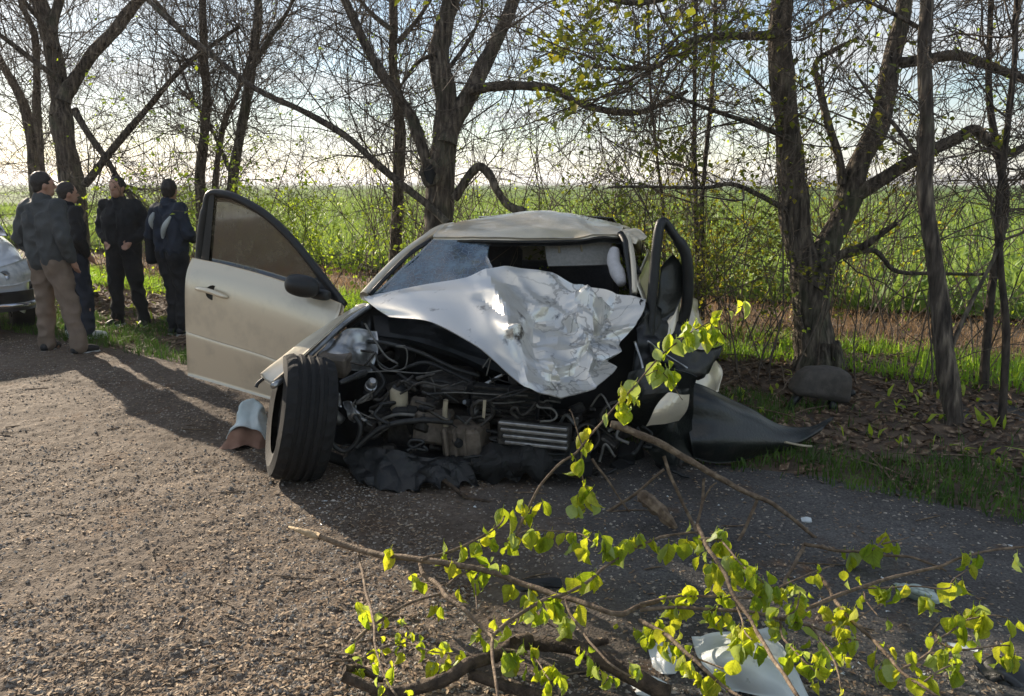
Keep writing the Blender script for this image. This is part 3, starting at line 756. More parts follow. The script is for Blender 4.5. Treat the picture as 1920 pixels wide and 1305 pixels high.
# saplings on the right edge
tree('sapling', 'straight grey sapling trunk right of the forked tree', [
    ([(1788, 800), (1778, 720), (1764, 600), (1748, 480), (1738, 380), (1737, 250), (1732, 120), (1737, 0), (1745, -200), (1735, -420)], (G(1788, 800).y, G(1788, 800).y + .3), .075, .04, 10),
    ([(1782, 655), (1820, 570), (1866, 480), (1890, 420)], (5.3, 5.4), .022, .012, 6), ([(1735, 60), (1700, 40), (1640, 10), (1590, -10)], (5.5, 5.5), .02, .008, 6),
    ([(1737, 320), (1690, 250), (1640, 190), (1600, 130)], (5.4, 5.6), .02, .008, 6)],
    60, .9, tuple(G(1788, 800)), bark='bark', kids=4, flare=False)
tree('sapling', 'wavering thin dark sapling second from the picture edge', [
    ([(1843, 745), (1850, 640), (1862, 520), (1884, 390), (1872, 300), (1856, 200), (1853, 110), (1860, 0), (1862, -200)], (6.2, 6.5), .045, .02, 8)], 40, .8, (P(1843, 745, 6.2).x, 6.2, 0), bark='bark_dark', kids=4, flare=False)
tree('sapling', 'thin dark sapling nearest the picture edge crossing its neighbour', [
    ([(1876, 822), (1884, 700), (1886, 600), (1876, 500), (1872, 400), (1884, 300), (1892, 200), (1902, 100), (1906, 0), (1915, -200)], (5.25, 5.6), .03, .018, 8)], 40, .8, (P(1876, 822, 5.25).x, 5.25, 0), bark='bark_dark', kids=4, flare=False)
tree('sapling', 'pair of thin upright stems behind the bent black door frame', [
    ([(1306, 600), (1308, 480), (1304, 380), (1302, 250), (1303, 120), (1305, 0), (1310, -200)], (8.4, 8.6), .035, .02, 8),
    ([(1316, 600), (1317, 480), (1318, 350), (1332, 200), (1340, 60), (1340, -60)], (8.5, 8.7), .035, .02, 8),
    ([(1245, 560), (1244, 400), (1230, 280), (1218, 150), (1215, 20), (1215, -80)], (8.8, 9.0), .022, .014, 6)], 70, 1.1, (P(1306, 600, 8.4).x, 8.4, 0), bark='bark_dark', flare=False, leaves=700, leaf_size=.05)

# thicket of bare shrubs under and between the trees
def shrub(name, label, cat, x, y, h, stems, spread, leaves, group, lm='leaf_shrub', lsize=.04, kids=3, arch=.1):
    t = thing(name, (x, y, 0), label, cat, group)
    tw = MB(); tips = []
    for _ in range(stems):
        p = Vector((x + random.gauss(0, .15), y + random.gauss(0, .15), -.02)); d = unit(Vector((random.gauss(0, spread), random.gauss(0, spread * .7), 1)))
        grow(tw, p, d, h * random.uniform(.6, 1.15), random.uniform(.004, .010), 2, tips, up=random.uniform(-arch, arch), wander=.17, kids=kids)
    obj('stems', tw, 'twig', t)
    if leaves:
        lb = MB()
        for _ in range(leaves):
            p, d = random.choice(tips); leaf_mesh(lb, p + rvec(.03), d + rvec(.6), lsize * random.uniform(.6, 1.3))
        o = obj('leaves', lb, lm, t); o['kind'] = 'stuff'
    return t
random.seed(23)
for k in range(38):
    a = 1.2 + (k % 24) * .62 + random.uniform(-.3, .3); q = random.uniform(2.2, 5.2) if k < 24 else random.uniform(4.5, 7.0)
    x, y = from_edge(a, q)
    shrub('bare_shrub', 'thin bare-stemmed shrub in the thicket along the field edge', 'shrub', x, y, random.uniform(2.0, 4.2) + (1.0 if k >= 24 else 0), random.randint(5, 8), .38, 60 if k % 3 else 220, 'thicket shrubs along the field edge')
for px, py, h, st_, lv_, lab in [(1660, 660, 1.6, 7, 40, 'wispy bare sprout standing just right of the forked trunk foot'), (1440, 720, 1.1, 5, 60, 'short bare sprout between hanging bumper and forked trunk'), (1720, 730, 1.5, 6, 40, 'thin bare sprout just left of the grey sapling trunk'),
                                 (1830, 700, 2.2, 6, 30, 'tall bare sprout between grey sapling and thin dark saplings'), (1590, 640, 1.8, 6, 30, 'bare sprout close behind the forked trunk'), (1900, 690, 2.4, 6, 30, 'tallest bare sprout at the right picture edge')]:
    g = G(px, py); shrub('bare_sprout', lab, 'shrub', g.x, g.y, h, st_, .22, lv_, 'bare sprouts on the right verge', kids=2)
g = P(1235, 600, 7.7)
shrub('leafy_shrub', 'shrub with fine yellow-green spring leaves behind the wrecked car roof corner', 'shrub', g.x, 7.6, 1.9, 12, .5, 3800, None, 'leaf_tree', .045, kids=5, arch=.04)
g = P(1390, 600, 7.9)
shrub('leafy_shrub', 'shrub with sparse yellowish leaves between wreck and forked tree', 'shrub', g.x, 8.0, 1.9, 10, .4, 1700, None, 'leaf_rust', .042, kids=5, arch=.04)
g = P(600, 560, 9.6)
shrub('leafy_shrub', 'green-leaved bush seen between open door and wreck windscreen', 'shrub', g.x, 9.6, 1.7, 10, .5, 1500, None, 'leaf_shrub', .05, kids=4)
g = P(455, 560, 10)
shrub('leafy_shrub', 'bush with fresh green leaves just behind the open door window', 'shrub', g.x, 10.0, 2.1, 9, .3, 1100, None, 'leaf_shrub', .05, kids=4)

# ================================================================== the wrecked car
random.seed(5)
CAR = Vector((-.13, 4.9, 0)); BACK = Vector((.2, .98, 0)); LAT = Vector((.98, -.2, 0))
def CW(s, t, z): return CAR + BACK * s + LAT * t + Vector((0, 0, z))
wreck = thing('wrecked_car', (CAR.x, CAR.y, 0), 'wrecked silver sedan with crushed open front and crumpled hood', 'car')
def W(name, mb, m, parent=None): return obj(name, mb, m, parent or wreck)
def pt(tr, d0, d1=None):
    d1 = d0 if d1 is None else d1; n = len(tr)
    return [P(x, y, d0 + (d1 - d0) * k / max(1, n - 1)) for k, (x, y) in enumerate(tr)]
def hose(name, tr, d0, d1, r, m, parent=None, sides=7):
    mb = MB(); mb.tube(catmull(pt(tr, d0, d1), len(tr) * 5), r, sides); return W(name, mb, m, parent)
YAW = np.array([[LAT.x, BACK.x, 0], [LAT.y, BACK.y, 0], [0, 0, 1]])
def pbox(name, x0, y0, x1, y1, d, thick, m, parent=None, tilt=(0, 0, 0), bev=.2):
    """box whose near face covers a picture rectangle at distance d"""
    a, b = P(x0, y0, d), P(x1, y1, d); c = (a + b) / 2 + BACK * thick / 2
    R = YAW @ np.array(Matrix.Rotation(tilt[0], 3, 'X') @ Matrix.Rotation(tilt[1], 3, 'Y') @ Matrix.Rotation(tilt[2], 3, 'Z'))
    mb = MB(); mb.box(c, abs(b.x - a.x), thick, abs(a.z - b.z), R, bev)
    me = mb.mesh(name, smooth=False, recalc=True)
    return W(name, me, m, parent)

# hood: buckled, folded down at the nose, creased
hood_rows = [
    [(680, 556, 5.00), (760, 541, 4.95), (860, 523, 4.90), (950, 504, 4.85), (1040, 507, 4.85), (1140, 527, 4.85), (1212, 560, 4.80)],
    [(690, 566, 4.92), (770, 560, 4.80), (870, 555, 4.70), (950, 545, 4.62), (1035, 552, 4.66), (1120, 548, 4.62), (1206, 585, 4.70)],
    [(705, 578, 4.85), (785, 580, 4.65), (880, 595, 4.50), (955, 600, 4.36), (1030, 605, 4.48), (1110, 606, 4.36), (1198, 620, 4.60)],
    [(720, 588, 4.80), (800, 596, 4.55), (890, 628, 4.35), (965, 655, 4.22), (1045, 668, 4.14), (1125, 660, 4.28), (1185, 652, 4.50)],
    [(730, 594, 4.75), (810, 603, 4.50), (900, 652, 4.25), (985, 726, 4.06), (1055, 742, 4.02), (1125, 722, 4.15), (1166, 688, 4.38)]]
def crumpled_hood():
    nu, nv = 84, 56
    R = [[P(*c) for c in r] for r in hood_rows]
    def stiff(r):               # sheet metal: bends at a few folds, straight between them
        c = catmull(r, nu); p = np.array([tuple(x) for x in r]); u = np.linspace(0, len(p) - 1, nu); l = np.stack([np.interp(u, np.arange(len(p)), p[:, k]) for k in range(3)], 1)
        w = np.clip((np.linspace(0, 1, nu) - .2) * 3, .15, .85)[:, None]; return c * (1 - w) + l * w
    A = np.stack([stiff(r) for r in R]); S = np.stack([catmull(A[:, i], nv) for i in range(nu)], 1)
    n = np.cross(np.gradient(S, axis=1), np.gradient(S, axis=0)); n /= np.linalg.norm(n, axis=2, keepdims=True)
    U = np.linspace(0, 1, nu)[None, :].repeat(nv, 0); Vv = np.linspace(0, 1, nv)[:, None].repeat(nu, 1)
    dmg = np.clip((U - .40) * 4.5, 0, 1)
    low = np.clip((Vv - .45) * 4, 0, 1); dmg = dmg * (1 - .7 * np.clip((Vv - .9) * 10, 0, 1)) * (1 - .6 * np.clip((.08 - Vv) * 12, 0, 1))
    D = np.zeros((nv, nu))
    rs = np.random.default_rng(4)
    # long straight creases: each a fold line across the sheet, sharp on one side
    for u0, v0, u1, v1, amp, wid in [(.43, .0, .52, .75, .030, .07), (.50, .02, .66, .30, .026, .06), (.66, .30, .92, .12, .030, .07), (.66, .30, .60, .62, -.030, .06), (.66, .30, .86, .55, .024, .05), (.40, .3, .5, .5, -.018, .05),
                                     (.52, .60, .80, .62, .034, .05), (.53, .6, .52, .97, .028, .04), (.80, .62, .98, .4, .022, .05), (.80, .62, .78, .95, -.026, .05), (.60, .84, .75, .8, .022, .04), (.88, .1, .97, .35, -.024, .05), (.2, .15, .44, .25, .010, .1)]:
        dx, dy = u1 - u0, v1 - v0; L2 = dx * dx + dy * dy
        f = np.clip(((U - u0) * dx + (Vv - v0) * dy) / L2, 0, 1)
        dist = np.hypot(U - u0 - f * dx, (Vv - v0 - f * dy) * .7)
        D += amp * np.clip(1 - dist / wid, 0, 1) ** 1.3
    for a in range(nv):
        for b in range(nu):
            q = Vector(S[a, b])
            D[a, b] += dmg[a, b] * (.052 * facet(q * 4.6) + .024 * facet(q * 9.0 + Vector((3, 1, 7))) + .006 * low[a, b] * facet(q * 17))
            D[a, b] += (1 - dmg[a, b]) * .008 * mnoise.noise(q * 3)
    S = S + n * D[:, :, None] * np.sign(-n[:, :, 1:2])
    n2 = np.cross(np.gradient(S, axis=1), np.gradient(S, axis=0)); n2 /= np.linalg.norm(n2, axis=2, keepdims=True); n2 *= np.sign(-n[:, :, 1:2])
    i = np.arange(nv - 1)[:, None] * nu; j = np.arange(nu - 1)[None, :]; q = np.stack([i + j, i + j + 1, i + j + 1 + nu, i + j + nu], -1).reshape(-1, 4)
    N = nu * nv; rim = list(range(nu)) + [r * nu + nu - 1 for r in range(1, nv)] + [(nv - 1) * nu + c for c in range(nu - 2, -1, -1)] + [r * nu for r in range(nv - 2, 0, -1)]
    rq = np.array([[rim[k], rim[(k + 1) % len(rim)], rim[(k + 1) % len(rim)] + N, rim[k] + N] for k in range(len(rim))])
    mb = MB(); mb.add(np.vstack([S.reshape(-1, 3), (S - n2 * .006).reshape(-1, 3)]), np.vstack([q, q + N, rq]))
    me = mb.mesh('hood', recalc=True); me.set_sharp_from_angle(angle=math.radians(16)); return me
tag(W('hood', crumpled_hood(), 'paint_scuffed'), label='creased silver hood folded down over the engine')

# roof, pillars, windscreen
roof = W('roof', patch([
    [(812, 447, 5.35), (900, 446, 5.30), (1000, 447, 5.28), (1070, 446, 5.28), (1120, 440, 5.27), (1162, 441, 5.30)],
    [(815, 437, 5.48), (900, 430, 5.45), (1000, 424, 5.42), (1070, 425, 5.44), (1125, 428, 5.45), (1166, 433, 5.48)],
    [(828, 426, 5.75), (900, 412, 5.85), (1000, 399, 5.85), (1060, 402, 5.85), (1120, 414, 5.80), (1168, 424, 5.78)],
    [(850, 423, 6.30), (910, 409, 6.40), (1000, 399, 6.40), (1060, 402, 6.40), (1115, 412, 6.35), (1160, 421, 6.30)],
    [(872, 427, 6.90), (920, 414, 7.00), (1000, 405, 7.00), (1060, 408, 7.00), (1110, 416, 6.95), (1152, 426, 6.90)]], 60, 40, .02,
    [(.010, 3.0, 'soft'), (.008, 4.5, 'ridge')]), 'paint')
W('roof_header', patch([[(815, 448, 5.36), (900, 448, 5.31), (1000, 449, 5.29), (1080, 447, 5.29), (1125, 441, 5.28), (1164, 443, 5.32)],
    [(818, 453, 5.37), (900, 455, 5.33), (1000, 455, 5.31), (1080, 454, 5.31), (1125, 449, 5.30), (1160, 452, 5.34)]], 24, 4, .03), 'plastic', roof)
W('headliner', patch([[(820, 454, 5.42), (960, 456, 5.4), (1160, 452, 5.42)], [(840, 444, 6.0), (985, 446, 6.0), (1160, 444, 6.0)], [(860, 444, 6.9), (1000, 444, 6.9), (1150, 444, 6.9)]], 16, 12, .01), 'headliner', roof)
mb = MB(); tr = catmull(pt([(683, 556), (720, 515), (760, 476), (800, 446), (824, 430), (850, 424)], 5.02, 6.2), 24)
mb.tube(tr, np.linspace(.034, .03, 24), 8); W('windscreen_pillar', mb, 'paint')
mb = MB(); mb.tube(catmull(pt([(694, 552), (730, 513), (770, 475), (808, 450)], 5.0, 5.36), 14), .014, 6); W('pillar_seal', mb, 'plastic')
mb = MB(); mb.tube(catmull(pt([(1163, 438), (1172, 455), (1178, 490), (1184, 530), (1188, 560)], 5.3, 4.95), 14), .022, 6); W('windscreen_pillar', mb, 'plastic')
mb = MB(); mb.tube(catmull(pt([(1176, 440), (1184, 470), (1188, 505), (1190, 550)], 5.28, 4.9), 14), .018, 6); W('windscreen_pillar', mb, 'paint')
W('roof_corner', patch([[(1160, 430, 5.5), (1185, 428, 5.45), (1208, 440, 5.4)], [(1165, 440, 5.35), (1188, 442, 5.3), (1212, 446, 5.3)], [(1176, 450, 5.3), (1190, 456, 5.25), (1200, 452, 5.3)]], 18, 14, .006, [(.015, 9, 'ridge')]), 'paint')
W('windscreen', patch([
    [(812, 451, 5.36), (850, 452, 5.33), (890, 454, 5.31), (918, 458, 5.30)],
    [(785, 475, 5.28), (832, 476, 5.24), (878, 478, 5.22), (915, 476, 5.22)],
    [(740, 516, 5.14), (800, 512, 5.12), (860, 505, 5.12), (918, 490, 5.14)],
    [(696, 556, 5.02), (770, 546, 5.02), (850, 528, 5.03), (930, 514, 5.04)]], 24, 20, .006, [(.008, 5, 'soft')]), 'glass_cracked')
# cabin: dashboard, visor, seats, side shells, tail
W('dashboard', patch([[CW(.22, -.72, .80), CW(.18, 0, .84), CW(.22, .7, .80)], [CW(.5, -.72, .86), CW(.5, 0, .88), CW(.5, .7, .86)], [CW(.62, -.72, .70), CW(.62, 0, .70), CW(.62, .7, .70)], [CW(.6, -.72, .3), CW(.6, 0, .3), CW(.6, .7, .3)]], 20, 16, .02, pix=False), 'plastic')
vis = W('sun_visor', patch([[(1022, 456, 5.40), (1085, 456, 5.38), (1146, 455, 5.40)], [(1024, 480, 5.36), (1085, 479, 5.34), (1145, 478, 5.36)], [(1028, 500, 5.34), (1085, 499, 5.32), (1140, 497, 5.34)]], 16, 10, .025), 'fabric_grey')
for px in (1048, 1090):
    mb = MB(); mb.tube(pt([(px, 458), (px + 1, 474)], 5.33), .007, 6); W('clip', mb, 'cream', vis)
mb = MB(); mb.tube(catmull(pt([(1152, 468), (1150, 490), (1158, 512), (1166, 532)], 5.25, 5.05), 12), [.030, .036, .040, .042, .042, .040, .044, .046, .044, .04, .034, .028], 10); tag(W('airbag', mb, 'airbag'), label='limp pale airbag hanging by the torn pillar')
for tlat in (-.36, .36):
    st = MB(); st.box(CW(1.25, tlat, .42), .5, .55, .2, YAW, .5); so = W('seat', st.mesh('seat', recalc=True), 'fabric_dark')
    st = MB(); st.box(CW(1.58, tlat, .78), .48, .16, .66, YAW @ np.array(Matrix.Rotation(-.2, 3, 'X')), .6); W('backrest', st.mesh('backrest', recalc=True), 'fabric_dark', so)
    st = MB(); st.box(CW(1.62, tlat, 1.14), .27, .11, .17, YAW, .7); W('headrest', st.mesh('headrest', recalc=True), 'fabric_dark', so)
st = MB(); st.box(CW(2.2, 0, .62), 1.2, .3, .6, YAW, .4); W('rear_seat', st.mesh('rear_seat', recalc=True), 'fabric_dark')
for sgn, nm in ((-1, 'side_panel'), (1, 'side_panel')):
    t = .86 * sgn
    W(nm, patch([[CW(.95, t * .93, .92), CW(1.9, t * .94, .95), CW(2.7, t * .93, .98), CW(3.3, t * .86, .97)],
                 [CW(.95, t * 1.02, .70), CW(1.9, t * 1.03, .72), CW(2.7, t * 1.02, .74), CW(3.35, t * .95, .74)],
                 [CW(.95, t * 1.02, .42), CW(1.9, t * 1.03, .44), CW(2.7, t * 1.02, .5), CW(3.35, t * .96, .5)],
                 [CW(.95, t * .98, .22), CW(1.9, t * .99, .22), CW(2.7, t * .98, .3), CW(3.3, t * .92, .32)]], 30, 16, .03, pix=False), 'paint')
    mb = MB(); mb.tube(catmull([CW(1.75, t * .74, 1.20), CW(2.1, t * .74, 1.19), CW(2.6, t * .82, 1.1), CW(2.95, t * .86, .98)], 12), .045, 7); W('rear_pillar', mb, 'paint')
    mb = MB(); mb.tube([CW(1.15, t * .94, .93), CW(1.25, t * .74, 1.22)], .035, 7); W('centre_pillar', mb, 'plastic')
    wh = MB(); c = CW(2.45, t * .9, .31)
    prof = [(.20, -.09), (.29, -.10), (.315, -.06), (.318, 0), (.315, .06), (.29, .10), (.20, .09)]
    ring = []
    for k in range(28):
        a = k / 28 * 6.283; ring += [tuple(c + LAT * o + BACK * (math.cos(a) * r) + Vector((0, 0, math.sin(a) * r))) for r, o in prof]
    q = [[k * 7 + m_, k * 7 + m_ + 1, ((k + 1) % 28) * 7 + m_ + 1, ((k + 1) % 28) * 7 + m_] for k in range(28) for m_ in range(6)]
    wh.add(ring, q); wo_ = W('rear_wheel', wh, 'rubber')
    rm = MB(); rm.tube([c - LAT * .07, c + LAT * .07], [.19, .19], 20); W('rim', rm, 'alu', wo_)
W('trunk_lid', patch([[CW(2.55, -.7, 1.10), CW(2.55, 0, 1.14), CW(2.55, .7, 1.10)], [CW(2.95, -.74, .99), CW(2.95, 0, 1.02), CW(2.95, .74, .99)], [CW(3.4, -.7, .97), CW(3.42, 0, 1.0), CW(3.4, .7, .97)], [CW(3.48, -.72, .6), CW(3.5, 0, .6), CW(3.48, .72, .6)], [CW(3.44, -.72, .3), CW(3.46, 0, .3), CW(3.44, .72, .3)]], 20, 20, .02, pix=False), 'paint')
W('rear_window', patch([[CW(2.0, -.56, 1.30), CW(2.0, 0, 1.33), CW(2.0, .56, 1.30)], [CW(2.6, -.66, 1.06), CW(2.6, 0, 1.10), CW(2.6, .66, 1.06)]], 10, 6, .006, pix=False), 'glass_dust_reflection')
W('floor_pan', patch([[CW(-.1, -.8, .22), CW(-.1, .8, .22)], [CW(3.4, -.8, .22), CW(3.4, .8, .22)]], 6, 8, .02, pix=False), 'bay_dark')
W('firewall', patch([[(655, 580, 5.06), (760, 560, 5.05), (930, 535, 5.0), (1100, 545, 5.0), (1225, 575, 4.98)], [(640, 720, 5.06), (760, 720, 4.95), (930, 720, 4.9), (1100, 720, 4.9), (1235, 720, 4.95)], [(640, 800, 5.0), (760, 810, 4.85), (930, 815, 4.85), (1100, 815, 4.85), (1240, 800, 4.9)]], 20, 14, .02, [(.03, 6, 'ridge')]), 'bay_dark')

# fender on the door side, bent away from the bay
fen = W('fender', patch([
    [(691, 571, 4.95), (645, 600, 4.72), (594, 645, 4.42), (545, 690, 4.17), (507, 722, 4.00)],
    [(682, 570, 4.97), (628, 604, 4.75), (575, 645, 4.46), (528, 686, 4.20), (494, 714, 4.02)],
    [(668, 576, 5.00), (608, 614, 4.78), (556, 650, 4.50), (513, 684, 4.24), (489, 704, 4.06)],
    [(664, 592, 5.04), (606, 626, 4.84), (556, 660, 4.58), (516, 690, 4.32), (494, 708, 4.14)]], 36, 16, .008, [(.004, 6, 'soft')]), 'paint')
mb = MB(); mb.tube(catmull(pt([(694, 574), (650, 604), (598, 650), (550, 695), (512, 724)], 4.93, 3.99), 18), .016, 6); W('fender_flange', mb, 'alu', fen)
hose('torn_bracket', [(494, 710), (484, 718), (480, 726)], 4.02, 4.0, .009, 'plastic', fen)
W('wheel_liner', patch([[(690, 590, 4.9), (640, 625, 4.7), (590, 672, 4.45), (545, 712, 4.25)], [(700, 660, 4.85), (650, 690, 4.72), (610, 705, 4.52), (570, 715, 4.4)], [(705, 760, 4.9), (660, 770, 4.75), (625, 770, 4.6), (590, 760, 4.5)], [(720, 830, 4.85), (680, 835, 4.7), (645, 835, 4.6), (610, 830, 4.5)]], 18, 14, .006, [(.02, 8, 'ridge')]), 'plastic')
W('inner_fender', patch([[(620, 632, 4.58), (660, 622, 4.62), (706, 622, 4.7)], [(596, 660, 4.45), (650, 655, 4.5), (712, 655, 4.62)], [(588, 690, 4.40), (640, 690, 4.45), (700, 700, 4.58)]], 24, 18, .008, [(.03, 7, 'ridge'), (.01, 18, 'soft')]), 'alu')
pbox('strut_tower', 586, 668, 646, 706, 4.38, .16, 'tan_box', tilt=(.1, .1, .1))

# front wheel, turned out of line
def tyre_wheel(name, c, yaw, lean, R=.335, wd=.27, spin=0):
    ax = Vector((math.cos(yaw) * math.cos(lean), math.sin(yaw) * math.cos(lean), math.sin(lean))); f = unit(Vector((0, 0, 1)) - ax * ax.z); g_ = ax.cross(f)
    prof = [(R * .60, -wd * .46), (R * .80, -wd * .52), (R * .94, -wd * .47), (R * .985, -wd * .36)]
    gro = (-.24, -.08, .08, .24)
    for k in gro:
        prof += [(R, wd * (k - .045)), (R * .972, wd * (k - .03)), (R * .972, wd * (k + .03)), (R, wd * (k + .045))]
    prof += [(R * .985, wd * .36), (R * .94, wd * .47), (R * .80, wd * .52), (R * .60, wd * .46)]
    n, m_ = 56, len(prof); V = []
    for k in range(n):
        a = k / n * 2 * math.pi
        for r, o in prof:
            if k % 2 and abs(o) > wd * .27 and r > R * .95: r -= .007
            V.append(tuple(c + ax * o + f * (math.sin(a) * r) + g_ * (math.cos(a) * r)))
    q = [[k * m_ + x, k * m_ + x + 1, ((k + 1) % n) * m_ + x + 1, ((k + 1) % n) * m_ + x] for k in range(n) for x in range(m_ - 1)]
    mb = MB(); mb.add(V, q); me = mb.mesh(name, smooth=False)
    w_ = W(name, me, None); hub = MB()
    t_ = W('tyre', me.copy(), 'rubber', w_); bpy.data.objects.remove(w_)
    return t_, ax, f, g_
wc = P(566, 815, 4.24); wc.z = .345
whl = thing('front_wheel', tuple(wc), None, None); whl.parent = wreck; whl.location = wc - wreck.location
for k_ in ('label', 'category'):
    if k_ in whl: del whl[k_]
def wheel_parts(root, c, yaw, lean):
    global wreck
    old = wreck
    t_, ax, f, g_ = tyre_wheel('tyre', c, yaw, lean)
    t_.parent = root; t_.location = -c
    rm = MB(); rm.tube([c - ax * .09, c - ax * .06, c + ax * .07, c + ax * .09], [.195, .185, .185, .195], 28, cap=False)
    for s in range(7):
        a = s / 7 * 6.283; d = f * math.sin(a) + g_ * math.cos(a)
        rm.tube([c + ax * .05 + d * .03, c + ax * .06 + d * .19], [.03, .02], 6)
    rm.tube([c - ax * .02, c + ax * .075], [.06, .05], 14)
    o = obj('rim', rm, 'bay_dark', None); o.parent = root; o.location = -c
wheel_parts(whl, wc, .36, -.20)
hose('suspension_arm', [(600, 850), (660, 870), (720, 895), (790, 905)], 4.3, 4.5, .03, 'bay_dark')

# engine bay
pbox('engine_block', 705, 770, 900, 905, 4.42, .42, 'engine_metal', tilt=(.1, .06, .05))
bt = pbox('battery', 770, 778, 838, 836, 4.26, .2, 'tan_box', tilt=(-.1, .1, .1))
pb = pbox('airbox', 826, 806, 905, 858, 4.2, .2, 'tan_box', tilt=(.05, -.08, -.1))
for k in range(4): pbox('rib', 832 + k * 18, 804, 838 + k * 18, 856, 4.185, .03, 'tan_box', pb, tilt=(.05, -.08, -.1))
mb = MB(); c = P(748, 748, 4.4); mb.tube([c + Vector((0, 0, -.06)), c + Vector((0, 0, -.05)), c + Vector((0, 0, .045)), c + Vector((.004, 0, .055))], [.045, .05, .05, .04], 16)
rv = W('fluid_reservoir', mb, 'cream')
mb = MB(); mb.tube([c + Vector((0, 0, .05)), c + Vector((.005, 0, .075))], [.04, .035], 14); W('cap', mb, 'plastic', rv)
pbox('fuse_box', 764, 752, 792, 796, 4.34, .1, 'tan_box', tilt=(0, .1, .2))
pbox('relay_box', 790, 752, 824, 800, 4.38, .12, 'engine_metal', tilt=(.1, -.1, .1))
hose('spark_lead', [(836, 750), (834, 775), (836, 800)], 4.25, 4.25, .014, 'cream')
W('intake_pipe', (lambda m_: (m_.tube(catmull(pt([(596, 712), (608, 740), (620, 768), (640, 790)], 4.22, 4.3), 14), .030, 9), m_)[1])(MB()), 'alu')
W('bent_bracket', patch([[(640, 752, 4.28), (656, 750, 4.26), (668, 760, 4.28)], [(650, 775, 4.22), (668, 772, 4.2), (684, 786, 4.22)], [(662, 795, 4.24), (680, 790, 4.22), (698, 800, 4.26)]], 14, 12, .006, [(.02, 16, 'ridge')]), 'alu')
W('bent_bracket', patch([[(592, 706, 4.25), (612, 702, 4.28), (632, 712, 4.3)], [(604, 732, 4.2), (622, 728, 4.2), (640, 740, 4.24)], [(612, 756, 4.22), (630, 750, 4.2), (644, 765, 4.26)]], 14, 12, .006, [(.025, 14, 'ridge')]), 'alu')
hose('coolant_hose', [(626, 768), (618, 800), (624, 832), (645, 846), (668, 830), (676, 800), (664, 780)], 4.15, 4.2, .013, 'hose')
hose('coolant_hose', [(668, 838), (720, 800), (790, 788), (850, 792)], 4.2, 4.22, .016, 'hose')
hose('hood_stay', [(684, 606), (704, 640), (724, 668), (746, 682)], 4.6, 4.5, .006, 'wire')
for tr, a, b in [([(705, 672), (715, 690), (735, 695), (760, 688), (762, 655), (742, 650), (760, 648)], 4.5, 4.5), ([(690, 698), (730, 696), (790, 700), (830, 694)], 4.45, 4.5), ([(800, 700), (812, 715), (816, 735)], 4.4, 4.4),
                 ([(810, 738), (860, 736), (930, 740), (990, 742)], 4.35, 4.3), ([(905, 690), (920, 670), (912, 705)], 4.35, 4.35), ([(890, 754), (940, 756), (985, 752)], 4.3, 4.3)]:
    hose('wire', tr, a, b, .004, 'wire')
tg_ = MB(); tg_.add([P(906, 750, 4.25), P(912, 750, 4.25), P(909, 785, 4.24), P(904, 782, 4.24), P(908, 765, 4.255)], [[0, 1, 2, 3]], [[0, 1, 4]]); W('torn_strip', tg_, 'cream')
rad = pbox('radiator', 880, 724, 1010, 800, 4.36, .05, 'bay_dark', tilt=(.15, .05, 0))
for k in range(7): pbox('fin', 884, 728 + k * 10, 1004, 732 + k * 10, 4.34, .03, 'engine_metal', rad, tilt=(.15, .05, 0), bev=.3)
beam = pbox('crash_beam', 930, 796, 1068, 842, 4.14, .1, 'engine_metal', tilt=(0, .03, -.05))
for k in range(4): pbox('ridge', 932 + 4 * k, 797 + k * 12, 1064, 803 + k * 12, 4.115, .04, 'alu', beam, tilt=(0, .03, -.05), bev=.5)
hose('loose_cable', [(1006, 758), (1012, 764), (1034, 766), (1044, 778), (1036, 788), (1012, 790)], 4.12, 4.1, .006, 'wire')
pbox('gearbox', 742, 850, 850, 935, 4.28, .3, 'engine_metal', tilt=(.3, .25, .2), bev=.35)
W('lower_grille', patch([[(846, 850, 4.30), (930, 842, 4.2), (1010, 846, 4.2), (1094, 838, 4.3)], [(850, 872, 4.2), (930, 866, 4.1), (1012, 868, 4.12), (1100, 862, 4.24)], [(846, 900, 4.25), (930, 900, 4.14), (1016, 896, 4.16), (1096, 892, 4.26)]], 60, 20, .012, [(.02, 9, 'facet'), (.010, 20, 'facet')], jag=.28).mesh('lower_grille', smooth=False), 'bay_dark')
for k in range(3): hose('grille_slat', [(870, 858 + k * 12), (960, 850 + k * 12), (1060, 852 + k * 11)], 4.14, 4.12, .007, 'plastic')
W('torn_bumper', patch([[(646, 850, 4.36), (720, 846, 4.2), (800, 858, 4.16), (880, 870, 4.16)], [(660, 885, 4.2), (730, 886, 4.1), (810, 896, 4.08), (890, 892, 4.1)], [(690, 915, 4.1), (755, 928, 4.02), (830, 926, 4.02), (900, 914, 4.06)]], 60, 20, .012, [(.022, 10, 'facet'), (.009, 21, 'facet')], jag=.22).mesh('torn_bumper', smooth=False), 'plastic')
pbox('subframe', 650, 880, 770, 915, 4.4, .14, 'engine_metal', tilt=(.1, .35, 0), bev=.4)
W('undertray', patch([[CW(-.75, -.62, .10), CW(-.78, 0, .09), CW(-.75, .7, .10)], [CW(.1, -.7, .17), CW(.1, 0, .16), CW(.1, .7, .17)]], 18, 8, .01, [(.02, 5, 'ridge')], pix=False), 'bay_dark')
random.seed(12)
def pcyl(name, x, y, d, r, ln, m, parent=None):
    c = P(x, y, d); a = unit(Vector((random.gauss(0, 1), random.gauss(0, .8), random.gauss(0, .5)))); mb = MB()
    mb.tube([c - a * ln, c - a * ln * .85, c - a * ln * .2, c - a * ln * .15, c + a * ln * .7, c + a * ln], [r * .7, r, r, r * .8, r * .8, r * .5], 12); return W(name, mb.mesh(name, smooth=False), m, parent)
